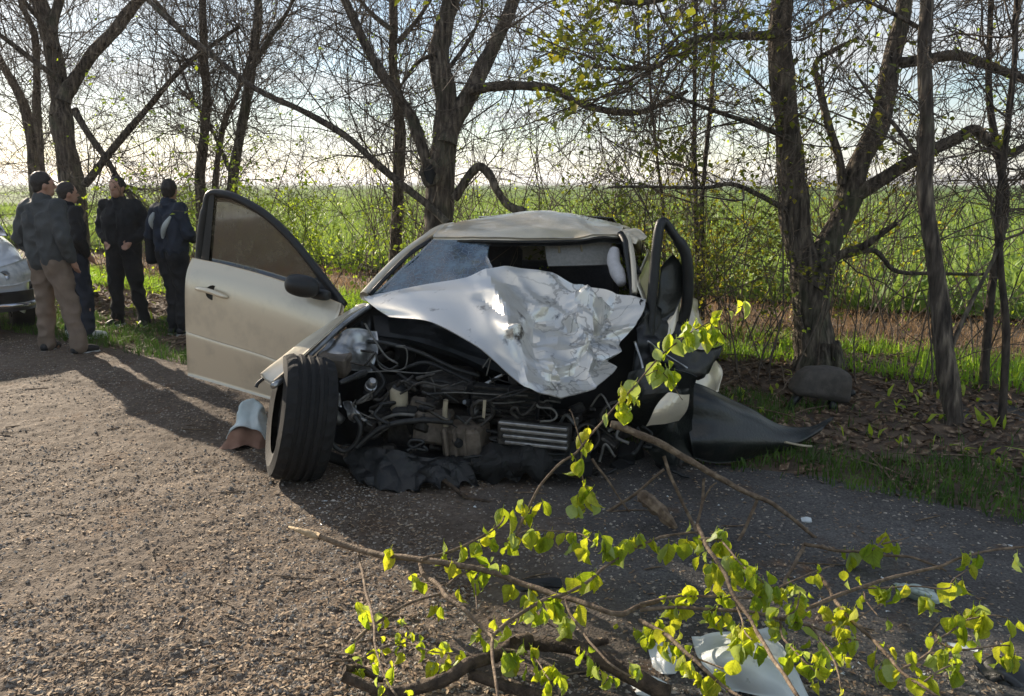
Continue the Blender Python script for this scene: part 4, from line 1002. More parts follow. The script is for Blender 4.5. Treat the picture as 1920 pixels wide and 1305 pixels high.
def pring(name, x, y, d, R_, r, m):
    c = P(x, y, d); n_ = unit(Vector((random.gauss(0, .5), -1, random.gauss(0, .5)))); a = n_.orthogonal().normalized(); b = n_.cross(a); mb = MB()
    mb.tube([c + (a * math.cos(t) + b * math.sin(t)) * R_ for t in np.linspace(0, 6.283, 19)], r, 6); return W(name, mb, m)
for _ in range(95):         # tangled small parts in the dark of the bay
    x, y = random.uniform(650, 1180), random.uniform(640, 890); s = random.uniform(10, 40)
    if y < 715 or y < 600 + max(0, x - 760) * .45 or (y > 850 and x < 700): continue
    pbox('engine_part', x, y, x + s, y + s * random.uniform(.35, 1.2), random.uniform(4.36, 4.66), random.uniform(.05, .14), random.choice(('bay_dark', 'engine_metal', 'engine_metal', 'engine_metal', 'plastic', 'tan_box')), tilt=(random.uniform(-.5, .5), random.uniform(-.5, .5), random.uniform(-.5, .5)), bev=.3)
for _ in range(34):
    x, y = random.uniform(660, 1160), random.uniform(690, 900)
    if y < 600 + max(0, x - 760) * .45: continue
    pcyl('engine_part', x, y, random.uniform(4.25, 4.55), random.uniform(.012, .045), random.uniform(.03, .10), random.choice(('engine_metal', 'engine_metal', 'plastic', 'bay_dark', 'alu', 'hose')))
bb = W('brake_booster', (lambda m_: (m_.tube([P(735, 664, 4.80), P(736, 664, 4.82), P(740, 662, 4.94), P(741, 662, 5.0)], [.05, .125, .13, .09], 22), m_)[1])(MB()), 'bay_dark')
W('master_cylinder', (lambda m_: (m_.tube(pt([(700, 680), (716, 672), (736, 664)], 4.62, 4.82), .026, 10), m_)[1])(MB()), 'engine_metal', bb)
W('cowl_panel', patch([[(700, 596, 4.95), (790, 604, 4.92), (900, 640, 4.85), (1000, 690, 4.8)], [(705, 625, 4.86), (795, 640, 4.8), (905, 680, 4.72), (1000, 720, 4.68)], [(710, 640, 4.9), (800, 660, 4.84), (905, 700, 4.78), (1000, 735, 4.72)]], 30, 10, .008, [(.015, 8, 'facet')]).mesh('cowl_panel', smooth=False), 'plastic')
for tr in ([(690, 640), (730, 645), (790, 662), (850, 690), (900, 705)], [(760, 690), (800, 680), (850, 700), (890, 720)], [(655, 655), (690, 680), (720, 715), (700, 745)], [(745, 700), (780, 720), (830, 715), (870, 735)]): hose('wiring_loom', tr, 4.62, 4.5, .012, 'hose')
pbox('valve_cover', 780, 712, 880, 752, 4.5, .3, 'engine_metal', tilt=(.2, .08, .1), bev=.3)
pbox('intake_manifold', 880, 742, 960, 790, 4.46, .2, 'engine_metal', tilt=(.1, -.1, .1), bev=.35)
for x, y, d_, R_ in ((700, 800, 4.3, .07), (905, 770, 4.3, .06), (1010, 860, 4.2, .05), (1100, 820, 4.3, .07), (760, 880, 4.15, .05), (1150, 780, 4.35, .08)): pring('pulley', x, y, d_, R_, .012, 'engine_metal')
for _ in range(46):
    x, y = random.uniform(660, 1160), random.uniform(680, 880); tr = [(x, y)]
    if y < 620 + max(0, x - 760) * .45: continue
    for k in range(5): tr.append((tr[-1][0] + random.uniform(-28, 36), tr[-1][1] + random.uniform(-18, 24)))
    hose('cable', tr, random.uniform(4.14, 4.4), random.uniform(4.14, 4.4), random.uniform(.003, .010), random.choice(('hose', 'hose', 'wire', 'plastic', 'engine_metal')))

# open door on the left of the picture: hinge edge 5.0 m away, swung out
door = thing('open_door', (0, 0, 0), None, None); door.parent = wreck
for k_ in ('label', 'category'):
    if k_ in door: del door[k_]
hp = P(645, 575, 5.0); door.location = Vector((hp.x, hp.y, .3)) - wreck.location
def Dr(name, mb, m, parent=None):
    o = obj(name, mb, m, None); par = parent or door; o.parent = par
    o.location = -Vector((hp.x, hp.y, .3)) if par is door else (0, 0, 0); return o
def dpt(px): return 5.44 - (px - 358) / 287 * .44
skin_rows = [[(369, 489), (430, 502), (500, 520), (575, 545), (646, 575)], [(360, 512), (425, 526), (498, 548), (572, 574), (640, 600)], [(357, 545), (422, 562), (495, 585), (565, 610), (625, 634)],
             [(358, 615), (420, 634), (490, 655), (555, 678), (610, 700)], [(359, 632), (420, 651), (490, 672), (555, 695), (608, 716)], [(362, 700), (420, 716), (485, 735), (545, 752), (590, 766)]]
bul = [.02, -.03, -.05, -.035, -.035, .01]
door_skin = Dr('door_skin', patch([[(x, y, dpt(x) + bul[k]) for x, y in r] for k, r in enumerate(skin_rows)], 40, 40, .05), 'paint')
tag(door_skin, label='beige-silver outer skin of the open door')
Dr('moulding', patch([[(360, 625, 5.375), (420, 643, 5.29), (490, 664, 5.185), (555, 687, 5.085), (604, 706, 5.02)], [(360, 629, 5.365), (420, 647, 5.28), (490, 668, 5.175), (555, 691, 5.075), (604, 710, 5.01)], [(360, 632, 5.375), (420, 650, 5.29), (490, 671, 5.185), (555, 694, 5.085), (604, 713, 5.02)]], 24, 6, .012), 'alu')
fr = [(374, 490), (378, 440), (386, 390), (394, 364), (420, 364), (450, 374), (500, 404), (550, 452), (600, 514), (646, 573)]
mb = MB(); S = catmull([P(x, y, dpt(x) + .035) for x, y in fr], 46); mb.tube(S, [.032] * 10 + [.026] * 36, 8)
mb.tube(catmull([P(x, y, dpt(x) + .02) for x, y in [(372, 489), (430, 503), (500, 521), (575, 546), (646, 575)]], 20), .014, 6)
Dr('window_frame', mb, 'plastic')
mb = MB(); mb.add([P(x, y, dpt(x) + .01) for x, y in [(376, 489), (392, 366), (402, 366), (391, 493)]], [[0, 1, 2, 3]]); mb.add([P(x, y, dpt(x) + .05) for x, y in [(376, 489), (392, 366), (402, 366), (391, 493)]], [[0, 3, 2, 1]])
Dr('rear_sash', mb, 'plastic')
Dr('window_glass', patch([[(398, 370, dpt(398) + .035), (430, 370, dpt(430) + .035), (470, 388, dpt(470) + .035), (505, 412, dpt(505) + .035)], [(390, 430, dpt(390) + .035), (440, 438, dpt(440) + .035), (500, 448, dpt(500) + .035), (555, 462, dpt(555) + .035)], [(384, 490, dpt(384) + .035), (450, 504, dpt(450) + .035), (540, 530, dpt(540) + .035), (636, 568, dpt(636) + .035)]], 20, 14, .005), 'glass_dust_reflection')
mb = MB(); mb.add([P(x, y, dpt(x) + .015) for x, y in [(575, 545), (598, 512), (648, 575)]] + [P(x, y, dpt(x) + .04) for x, y in [(575, 545), (598, 512), (648, 575)]], [[0, 1, 4, 3], [1, 2, 5, 4], [2, 0, 3, 5]], [[0, 2, 1], [3, 4, 5]]); Dr('mirror_sail', mb, 'plastic')
mb = MB(); c = P(566, 536, 4.93); R3 = np.array(Matrix.Rotation(-.28, 3, 'Z') @ Matrix.Rotation(.12, 3, 'Y'))
mb.box(c, .235, .12, .145, R3, .75); mb.box(P(600, 552, 4.98), .14, .07, .07, R3, .5)
me = mb.mesh('mirror', recalc=True); mr_ = Dr('mirror', me, 'plastic')
sm = mr_.modifiers.new('sub', 'SUBSURF'); sm.levels = sm.render_levels = 2
c0 = [(368, 541), (380, 543), (398, 548), (414, 554), (426, 558)]
mb = MB(); S = catmull([P(x, y, dpt(x) - (.150 if 0 < k < 4 else .115)) for k, (x, y) in enumerate(c0)], 14); mb.tube(S, [.012, .014, .015, .016, .017, .018, .018, .018, .018, .017, .016, .015, .013, .011], 8); hd = Dr('handle', mb, 'paint')
mb = MB(); hc = P(400, 549, dpt(400) - .104); mb.tube([hc + Vector((0, -.006, 0)), hc + Vector((0, .01, 0))], [.048, .05], 16); Dr('handle_recess', mb, 'engine_metal')
Dr('door_trim', patch([[(372, 492, 5.56), (500, 524, 5.36), (640, 578, 5.12)], [(364, 600, 5.56), (490, 640, 5.36), (610, 690, 5.14)], [(366, 696, 5.52), (490, 732, 5.32), (586, 762, 5.12)]], 14, 14, .03), 'fabric_dark')

# torn right flank in the picture: bent door frame, crumpled skins, hanging bumper
fd = MB(); fd.tube(catmull(pt([(1216, 650), (1220, 590), (1226, 520), (1232, 455), (1238, 422), (1246, 416), (1262, 438), (1284, 472), (1290, 520), (1288, 570), (1276, 620)], 4.78, 4.95), 50), [.030] * 22 + [.026] * 10 + [.034] * 18, 8)
bent = W('bent_door_frame', fd, 'plastic'); tag(bent, label='upright bent black door window frame')
W('frame_glass', patch([[(1240, 500, 4.9), (1262, 478, 4.92), (1280, 500, 4.95)], [(1232, 570, 4.86), (1258, 560, 4.9), (1282, 545, 4.95)], [(1228, 610, 4.84), (1245, 600, 4.87), (1262, 590, 4.92)]], 10, 10, .006, [(.01, 8, 'ridge')]), 'gloss_plastic_shade', bent)
W('crushed_door', patch([[(1205, 560, 4.78), (1245, 590, 4.9), (1285, 580, 5.0)], [(1195, 620, 4.7), (1240, 640, 4.72), (1290, 650, 4.85)], [(1185, 690, 4.6), (1240, 700, 4.55), (1300, 700, 4.72)], [(1180, 760, 4.55), (1240, 770, 4.5), (1300, 770, 4.65)]], 30, 30, .01, [(.05, 5, 'ridge'), (.02, 11, 'facet')]), 'plastic')
W('crumpled_skin', patch([[(1262, 590, 4.93), (1272, 570, 4.95), (1276, 560, 5.0)], [(1246, 610, 4.88), (1264, 606, 4.9), (1272, 600, 4.95)], [(1240, 622, 4.86), (1256, 632, 4.86), (1266, 640, 4.9)]], 12, 12, .005, [(.008, 9, 'soft')]), 'paint')
W('rear_door_skin', patch([[(1288, 545, 5.3), (1300, 555, 5.5), (1308, 575, 5.8)], [(1284, 600, 5.1), (1308, 605, 5.25), (1322, 625, 5.6)], [(1280, 660, 5.0), (1320, 655, 5.1), (1346, 675, 5.4)], [(1290, 715, 4.95), (1330, 730, 5.0), (1356, 700, 5.3)], [(1300, 740, 4.95), (1335, 745, 5.0), (1350, 735, 5.2)]], 24, 28, .01, [(.03, 4, 'ridge')]), 'paint')
W('wheel_arch', patch([[(1215, 640, 4.65), (1270, 650, 4.62), (1320, 655, 4.75), (1356, 648, 4.9)], [(1225, 668, 4.55), (1275, 690, 4.5), (1320, 700, 4.65), (1345, 672, 4.85)], [(1235, 690, 4.6), (1275, 705, 4.55), (1310, 712, 4.7), (1330, 700, 4.9)]], 24, 14, .012, [(.02, 7, 'ridge')]), 'plastic')
W('crushed_fender', patch([[(1190, 698, 4.30), (1232, 688, 4.16), (1284, 704, 4.26)], [(1186, 740, 4.30), (1236, 726, 4.12), (1290, 740, 4.26)], [(1194, 780, 4.34), (1240, 776, 4.20), (1292, 776, 4.32)], [(1212, 822, 4.36), (1250, 828, 4.28), (1292, 822, 4.36)], [(1232, 858, 4.34), (1262, 866, 4.30), (1290, 856, 4.36)]], 34, 34, .007, [(.034, 5.5, 'facet'), (.008, 13, 'facet')]).mesh('crushed_fender', smooth=False), 'gloss_plastic_shade')  # silver fender in black: its shaded tone is put into the colour
W('bright_facet', patch([[(1252, 742, 4.09), (1268, 738, 4.08), (1286, 737, 4.12)], [(1226, 772, 4.08), (1250, 766, 4.06), (1280, 758, 4.12)], [(1212, 796, 4.12), (1238, 790, 4.09), (1268, 784, 4.14)]], 16, 12, .004, [(.012, 8, 'facet')]).mesh('bright_facet', smooth=False), 'paint')  # separate silver piece standing for the bright facet of the fender
W('bumper_cover', patch([
    [(1268, 712, 4.50), (1326, 728, 4.58), (1392, 762, 4.66), (1462, 798, 4.74), (1518, 802, 4.80), (1562, 782, 4.86)],
    [(1278, 742, 4.40), (1336, 752, 4.40), (1396, 778, 4.52), (1460, 806, 4.66), (1514, 809, 4.76), (1558, 790, 4.84)],
    [(1288, 790, 4.36), (1340, 792, 4.36), (1398, 806, 4.46), (1456, 822, 4.58), (1502, 820, 4.70), (1545, 800, 4.80)],
    [(1294, 826, 4.30), (1340, 832, 4.32), (1398, 834, 4.42), (1450, 836, 4.55), (1494, 830, 4.66), (1536, 808, 4.78)],
    [(1300, 856, 4.34), (1345, 866, 4.38), (1402, 858, 4.48), (1448, 848, 4.58), (1488, 836, 4.68), (1530, 812, 4.80)]], 60, 30, .008, [(.010, 4, 'soft')]), 'gloss_plastic_shade')
hose('trim_strip', [(1472, 829), (1490, 833), (1508, 836), (1522, 837)], 4.55, 4.6, .007, 'cream')
for tr in ([(1232, 690), (1245, 720), (1262, 745)], [(1190, 640), (1205, 690), (1200, 730)], [(1288, 690), (1240, 660), (1215, 640)]):
    hose('torn_edge', tr, 4.5, 4.35, .007, 'alu')
random.seed(31)
for _ in range(14):
    x, y = random.uniform(1080, 1270), random.uniform(770, 900); tr = [(x, y)]
    for k in range(3): tr.append((tr[-1][0] + random.uniform(-25, 30), tr[-1][1] + random.uniform(-25, 30)))
    hose('cable', tr, random.uniform(4.15, 4.35), random.uniform(4.15, 4.35), random.uniform(.004, .012), random.choice(('hose', 'wire', 'plastic', 'engine_metal')))
for _ in range(10):
    x, y = random.uniform(1080, 1250), random.uniform(760, 890); s = random.uniform(12, 36)
    pbox('engine_part', x, y, x + s, y + s * random.uniform(.5, 1.1), random.uniform(4.3, 4.5), .1, random.choice(('bay_dark', 'engine_metal', 'plastic')), tilt=(random.uniform(-.5, .5), random.uniform(-.5, .5), random.uniform(-.5, .5)), bev=.3)

# ================================================================== onlookers
def capsule(mb, a, ra, b, rb, n=14):
    a, b = Vector(a), Vector(b); d = unit(b - a) if (b - a).length > 1e-6 else Vector((0, 0, 1))
    pts, rr = [], []
    for k in range(5):
        t = math.pi / 2 * (1 - k / 4); pts.append(a - d * ra * math.sin(t)); rr.append(max(.002, ra * math.cos(t)))
    for k in range(5):
        t = math.pi / 2 * k / 4; pts.append(b + d * rb * math.sin(t)); rr.append(max(.002, rb * math.cos(t)))
    # own frame: constant axis
    s = d.orthogonal().normalized(); u = d.cross(s)
    V = [p + (s * math.cos(j / n * 6.28319) + u * math.sin(j / n * 6.28319)) * r for p, r in zip(pts, rr) for j in range(n)]
    q = [[k * n + j, k * n + (j + 1) % n, (k + 1) * n + (j + 1) % n, (k + 1) * n + j] for k in range(9) for j in range(n)]
    mb.add([tuple(v) for v in V], q, [[0, x + 1, x] for x in range(1, n - 1)] + [[9 * n, 9 * n + x, 9 * n + x + 1] for x in range(1, n - 1)])
def ellipsoid(mb, c, r, n=18, m=12):
    V, q = [], []
    for i_ in range(m + 1):
        t = math.pi * i_ / m
        for j_ in range(n): V.append((c[0] + r[0] * math.sin(t) * math.cos(j_ / n * 6.28319), c[1] + r[1] * math.sin(t) * math.sin(j_ / n * 6.28319), c[2] + r[2] * math.cos(t)))
    for i_ in range(m):
        for j_ in range(n): q.append([i_ * n + j_, (i_ + 1) * n + j_, (i_ + 1) * n + (j_ + 1) % n, i_ * n + (j_ + 1) % n])
    mb.add(V, q)
def fused(name, mb, voxel, smooth=6, folds=0, fscale=9):
    """melt overlapping volumes into one continuous skin"""
    o = bpy.data.objects.new(name, mb.mesh(name)); COL.objects.link(o)
    r = o.modifiers.new('r', 'REMESH'); r.mode = 'VOXEL'; r.voxel_size = voxel
    s = o.modifiers.new('s', 'SMOOTH'); s.iterations = smooth; s.factor = .5
    dg = bpy.context.evaluated_depsgraph_get(); dg.update()
    me = bpy.data.meshes.new_from_object(o.evaluated_get(dg)); bpy.data.objects.remove(o)
    if folds:
        n = len(me.vertices); co = np.empty(n * 3); me.vertices.foreach_get('co', co); co = co.reshape(-1, 3); no = np.empty(n * 3); me.vertices.foreach_get('normal', no); no = no.reshape(-1, 3)
        f = np.array([.5 - abs(mnoise.noise(Vector((c[0] * fscale, c[1] * fscale, c[2] * fscale * .8)))) * 1.6 for c in co])
        co += no * (f * folds)[:, None]; me.vertices.foreach_set('co', co.ravel())
    me.polygons.foreach_set('use_smooth', np.ones(len(me.polygons), bool)); me.update()
    return me
def person(label, base, face, h, J, jacket, trousers, shoes, loose=1.0, group='onlookers beside the wreck', extra=None, hood=False):
    k = h / 1.76
    root = thing('person', (base[0], base[1], base[2]), label, 'person', group)
    root.rotation_euler = (0, 0, face); root.scale = (k, k, k)
    def part(name, me, m, parent=None):
        o = bpy.data.objects.new(name, me); COL.objects.link(o); o.parent = parent or root; me.materials.clear(); me.materials.append(M[m]); return o
    sh = {s: Vector((s * .185, 0, 1.43)) for s in (-1, 1)}
    hd, lk = Vector(J.get('head', (0, .03, 1.635))), J.get('turn', 0)
    body = MB()
    for s in (-1, 1):
        e, w = Vector(J['elbow'][s]), Vector(J['wrist'][s]); kn, an = Vector(J['knee'][s]), Vector(J['ankle'][s]); hip = Vector((s * .09, 0, .92))
        capsule(body, sh[s], .048, e, .040); capsule(body, e, .040, w, .028)
        capsule(body, hip, .085, kn, .055); capsule(body, kn, .055, an, .04); capsule(body, an, .04, an + Vector((s * .02, .12, -.05)), .03)
        capsule(body, (s * .06, 0, .95), .085, (s * .07, 0, 1.34), .085); capsule(body, (0, 0, 1.39), .06, sh[s], .045)
        hdir = unit(w - e); sx = unit(hdir.cross(Vector((0, 1, 0)))) if abs(hdir.y) < .95 else Vector((1, 0, 0))
        palm = w + hdir * .075; capsule(body, w, .024, palm, .032)
        for f_, ln in ((-.030, .060), (-.010, .074), (.011, .070), (.031, .054)):
            r0 = palm + sx * f_ + hdir * .012; m1 = r0 + hdir * ln * .55; capsule(body, r0, .0105, m1, .0095, 8); capsule(body, m1, .0095, m1 + unit(hdir + Vector((0, .6, 0))) * ln * .5, .008, 8)
        th0 = w + hdir * .03 - sx * .025 * s; th1 = th0 + unit(hdir * .6 - sx * s * .8 + Vector((0, .4, 0))) * .045; capsule(body, th0, .012, th1, .0105, 8); capsule(body, th1, .0105, th1 + hdir * .03, .009, 8)
    capsule(body, (0, -.005, 1.40), .050, hd + Vector((0, -.03, -.07)), .054)
    R = Matrix.Rotation(lk, 3, 'Z'); H = lambda x, y, z: tuple(hd + R @ Vector((x, y, z)))
    hb = MB(); ellipsoid(hb, (0, 0, .012), (.076, .096, .112)); ellipsoid(hb, (0, .03, -.055), (.055, .062, .062)); capsule(hb, (0, .088, .015), .011, (0, .108, -.018), .014, 8)
    for s in (-1, 1): ellipsoid(hb, (s * .078, -.005, -.005), (.012, .022, .032), 8, 6); capsule(hb, (s * .018, .086, .028), .010, (s * .045, .078, .026), .010, 8)
    capsule(hb, (-.02, .085, -.055), .008, (.02, .085, -.055), .008, 8)
    vv = np.concatenate(hb.v); vv = np.array([H(*v) for v in vv]); body.add(vv, np.concatenate(hb.q), np.concatenate(hb.t))
    bo = part('body', fused('body', body, .0095, 3), 'skin')
    for s in (-1, 1):
        eb = MB(); ellipsoid(eb, H(s * .031, .084, .010), (.011, .011, .009), 8, 6); part('eye', eb.mesh('eye'), 'hair', bo)
    mo = MB(); capsule(mo, H(-.022, .0935, -.056), .0035, H(.022, .0935, -.056), .0035, 6); part('mouth', mo.mesh('mouth'), 'cloth_brown', bo)
    ha = MB(); ellipsoid(ha, (0, -.018, .034), (.086, .098, .104)); ellipsoid(ha, (0, -.05, -.02), (.07, .055, .06)); vv = np.concatenate(ha.v); hh = MB(); hh.add(np.array([H(*v) for v in vv]), np.concatenate(ha.q))
    part('hair', fused('hair', hh, .010, 3, .006, 40), 'hair')
    ja = MB(); L = loose
    hem = J.get('hem', .90)
    for s in (-1, 1):
        e, w = Vector(J['elbow'][s]), Vector(J['wrist'][s])
        capsule(ja, (s * .075, 0, hem + .08), .122 * L, (s * .085, .005, 1.30), .128 * L); capsule(ja, (s * .085, .005, 1.30), .128 * L, (s * .10, -.01, 1.40), .09)
        capsule(ja, (s * .05, -.01, 1.43), .075, sh[s] + Vector((0, 0, -.005)), .070); capsule(ja, sh[s], .075 * L, e, .060 * L); capsule(ja, e, .060 * L, e + (w - e) * .93, .046 * L)
    capsule(ja, (0, -.01, 1.41), .10, (0, .0, 1.505), .078)
    if hood: ellipsoid(ja, (0, -.10, 1.45), (.12, .07, .08))
    jo = part('jacket', fused('jacket', ja, .012, 4, .026, 10), jacket)
    tr = MB()
    for s in (-1, 1):
        kn, an = Vector(J['knee'][s]), Vector(J['ankle'][s])
        capsule(tr, (s * .07, 0, .99), .115, (s * .085, 0, .90), .122); capsule(tr, (s * .09, 0, .90), .108 * L, kn, .076 * L); capsule(tr, kn, .076 * L, an + Vector((0, 0, .0)), .066 * L)
    part('trousers', fused('trousers', tr, .012, 4, .026, 9), trousers)
    for s in (-1, 1):
        an = Vector(J['ankle'][s]); td = Matrix.Rotation(J.get('toe', {}).get(s, -s * .25), 3, 'Z') @ Vector((0, 1, 0))
        so = MB(); b0 = Vector((an.x, an.y, .055)); capsule(so, b0 - td * .04, .046, b0 + td * .10, .042); capsule(so, b0 + td * .10, .042, b0 + td * .165 + Vector((0, 0, -.012)), .034); capsule(so, b0 + Vector((0, 0, .06)), .045, b0, .046)
        sp_ = part('shoe', fused('shoe', so, .01, 4), shoes)
        sl = MB(); sl.tube([b0 - td * .085 + Vector((0, 0, -.05)), b0 + td * .06 + Vector((0, 0, -.05)), b0 + td * .195 + Vector((0, 0, -.048))], [.03, .05, .026], 10); me = sl.mesh('sole'); co = np.empty(len(me.vertices) * 3); me.vertices.foreach_get('co', co); co = co.reshape(-1, 3); co[:, 2] = np.clip(co[:, 2], .002, .026); me.vertices.foreach_set('co', co.ravel()); part('sole', me, 'shoe_white', sp_)
    if extra: extra(root, part, jo)
    return root
std = dict(elbow={-1: (-.28, -.06, 1.15), 1: (.28, -.06, 1.15)}, wrist={-1: (-.22, .08, .96), 1: (.22, .08, .96)}, knee={-1: (-.10, .03, .50), 1: (.10, .03, .50)}, ankle={-1: (-.11, -.01, .09), 1: (.11, -.01, .09)})
def pose(**k): d = dict(std); d.update(k); return d
def ped(px, py, z=0): g = G(px, py); return (g.x, g.y, z)
# face angle: 0 looks away from the camera (+y)
person('person in dark grey jacket and tan cargo trousers seen from behind', ped(110, 662), -.35, 1.67,
       pose(knee={-1: (-.13, .03, .50), 1: (.17, .04, .50)}, ankle={-1: (-.14, 0, .09), 1: (.28, .0, .09)}, wrist={-1: (-.23, .06, .95), 1: (.25, .05, .93)}, turn=-.5, hem=.86), 'jacket_grey', 'trouser_tan', 'shoe_dark', 1.12)
person('person in black clothes standing just behind the one in tan trousers', ped(150, 634), -.6, 1.58,
       pose(knee={-1: (-.12, .04, .50), 1: (.12, .06, .50)}, ankle={-1: (-.16, .0, .09), 1: (.16, .02, .09)}, turn=-.3), 'cloth_black', 'cloth_navy', 'shoe_white', 1.0)
person('person in plain black jacket and trousers facing the road, hands in pockets', ped(245, 612), math.pi - .1, 1.64,
       pose(knee={-1: (-.14, .03, .50), 1: (.12, .03, .50)}, ankle={-1: (-.18, 0, .09), 1: (.16, -.02, .09)}, elbow={-1: (-.30, -.07, 1.17), 1: (.30, -.07, 1.17)}, wrist={-1: (-.17, .07, 1.03), 1: (.17, .07, 1.03)}, hem=.84), 'cloth_black', 'cloth_black', 'shoe_dark', 1.06)
def bands(root, part, jo):
    for a, b in (((.03, -.135, 1.12), (.15, -.105, 1.36)), ((-.16, -.10, 1.22), (-.10, -.12, 1.40))):
        mb = MB(); mid = (Vector(a) + Vector(b)) / 2 + Vector((0, -.03, 0)); S = catmull([Vector(a), mid, Vector(b)], 9); mb.tube(S, [.012, .022, .027, .03, .03, .03, .027, .02, .012], 8)
        part('reflective_band', mb.mesh('reflective_band'), 'stripe_grey', jo)
    mb = MB(); mb.box((-.30, .02, .98), .10, .24, .34, None, .5); part('bag', fused('bag', mb, .012, 5, .01), 'cloth_black')
person('person in dark jacket with pale grey bands next to the open door', ped(335, 628), -.5, 1.61,
       pose(knee={-1: (-.06, .03, .50), 1: (.08, .05, .50)}, ankle={-1: (-.07, 0, .09), 1: (.09, .0, .09)}, elbow={-1: (-.29, -.05, 1.16), 1: (.29, .0, 1.17)}, wrist={-1: (-.27, .06, .98), 1: (.16, .17, 1.10)}, turn=.5), 'cloth_navy', 'cloth_black', 'shoe_dark', 1.06, extra=bands)

# ================================================================== parked car at the picture edge
pc = Vector((-5.60, 7.95, 0)); ph = Vector((.6, -.8, 0)); pl = Vector((.8, .6, 0))
parked = thing('parked_car', tuple(pc), 'white parked car with chrome trimmed front cut off at the picture edge', 'car')
def PC(s, t, z): return pc - ph * s + pl * t + Vector((0, 0, z))
st = [(0, .70, .36, .60, .66), (.06, .80, .25, .70, .78), (.3, .87, .22, .78, .86), (.9, .89, .22, .88, .97), (1.3, .89, .22, .92, 1.02), (1.9, .89, .22, .95, 1.06), (3.4, .89, .22, .97, 1.08), (3.9, .88, .24, .98, 1.06), (4.3, .82, .32, .9, .98)]
V = []
for s, w, zb, zs, zt in st:
    rg = [(-w * .92, zb), (-w, zb + .2), (-w, zs - .12), (-w * .95, zs), (-w * .72, zt), (0, zt + .03), (w * .72, zt), (w * .95, zs), (w, zs - .12), (w, zb + .2), (w * .92, zb)]
    V += [tuple(PC(s, t, z)) for t, z in rg]
q = [[k * 11 + j, k * 11 + j + 1, (k + 1) * 11 + j + 1, (k + 1) * 11 + j] for k in range(len(st) - 1) for j in range(10)]
mb = MB(); mb.add(V, q + [[0, 1, 9, 10], [1, 2, 8, 9], [2, 3, 7, 8]] + [], [[3, 4, 5], [3, 5, 7], [5, 6, 7]]); me = mb.mesh('body', recalc=True)
bd = obj('body', me, 'car_white', parked); sb = bd.modifiers.new('s', 'SUBSURF'); sb.levels = sb.render_levels = 2
mb = patch([[PC(1.15, -.78, 1.0), PC(1.12, 0, 1.03), PC(1.15, .78, 1.0)], [PC(1.8, -.6, 1.42), PC(1.78, 0, 1.47), PC(1.8, .6, 1.42)]], 12, 8, .01, pix=False); obj('windscreen', mb, 'glass_clear', parked)
mb = patch([[PC(1.8, -.6, 1.42), PC(1.8, 0, 1.47), PC(1.8, .6, 1.42)], [PC(2.5, -.62, 1.45), PC(2.5, 0, 1.5), PC(2.5, .62, 1.45)], [PC(3.3, -.58, 1.38), PC(3.3, 0, 1.42), PC(3.3, .58, 1.38)]], 12, 10, .03, pix=False); obj('roof', mb, 'car_white', parked)
for s_ in (-1, 1):
    mb = patch([[PC(1.15, s_ * .8, 1.0), PC(2.4, s_ * .84, 1.04), PC(3.7, s_ * .8, 1.05)], [PC(1.8, s_ * .62, 1.42), PC(2.5, s_ * .64, 1.45), PC(3.3, s_ * .6, 1.38)]], 12, 8, .02, pix=False); obj('side_window', mb, 'glass_dust_reflection', parked)
    mb = patch([[PC(-.02, s_ * .46, .72), PC(.06, s_ * .66, .76), PC(.34, s_ * .86, .80)], [PC(-.05, s_ * .46, .64), PC(.02, s_ * .70, .66), PC(.30, s_ * .90, .70)], [PC(-.03, s_ * .48, .56), PC(.02, s_ * .70, .56), PC(.26, s_ * .885, .58)]], 12, 10, .02, pix=False); hl = obj('headlight', mb, 'lamp_glass', parked)
    mb = MB(); mb.tube([PC(-.04, s_ * .60, .66), PC(.02, s_ * .61, .66)], [.05, .06], 14); o = obj('lens', mb, 'chrome', None); o.parent = hl
    for sw in (.82, 3.45):
        wt = MB(); c = PC(sw, s_ * .80, .31); V = []
        prof = [(.19, -.1), (.29, -.105), (.312, -.06), (.312, .06), (.29, .105), (.19, .1)]
        for k in range(26):
            a = k / 26 * 6.283; V += [tuple(c + pl * o_ + ph * math.cos(a) * r + Vector((0, 0, math.sin(a) * r))) for r, o_ in prof]
        wt.add(V, [[k * 6 + x, k * 6 + x + 1, ((k + 1) % 26) * 6 + x + 1, ((k + 1) % 26) * 6 + x] for k in range(26) for x in range(5)])
        wo2 = obj('wheel', wt, 'rubber', parked); rm = MB(); rm.tube([c - pl * .08, c + pl * .085], [.19, .18], 18); o = obj('rim', rm, 'alu', None); o.parent = wo2
mb = patch([[PC(-.06, -.66, .50), PC(-.08, 0, .5), PC(-.06, .66, .50), PC(.2, .90, .50)], [PC(-.05, -.66, .30), PC(-.07, 0, .3), PC(-.05, .66, .30), PC(.2, .895, .30)]], 18, 6, .02, pix=False); obj('grille', mb, 'car_dark', parked)
mb = MB(); mb.tube(catmull([PC(-.08, -.7, .36), PC(-.1, 0, .36), PC(-.07, .7, .36), PC(.2, .92, .37)], 20), .03, 8); obj('bumper_trim', mb, 'chrome', parked)

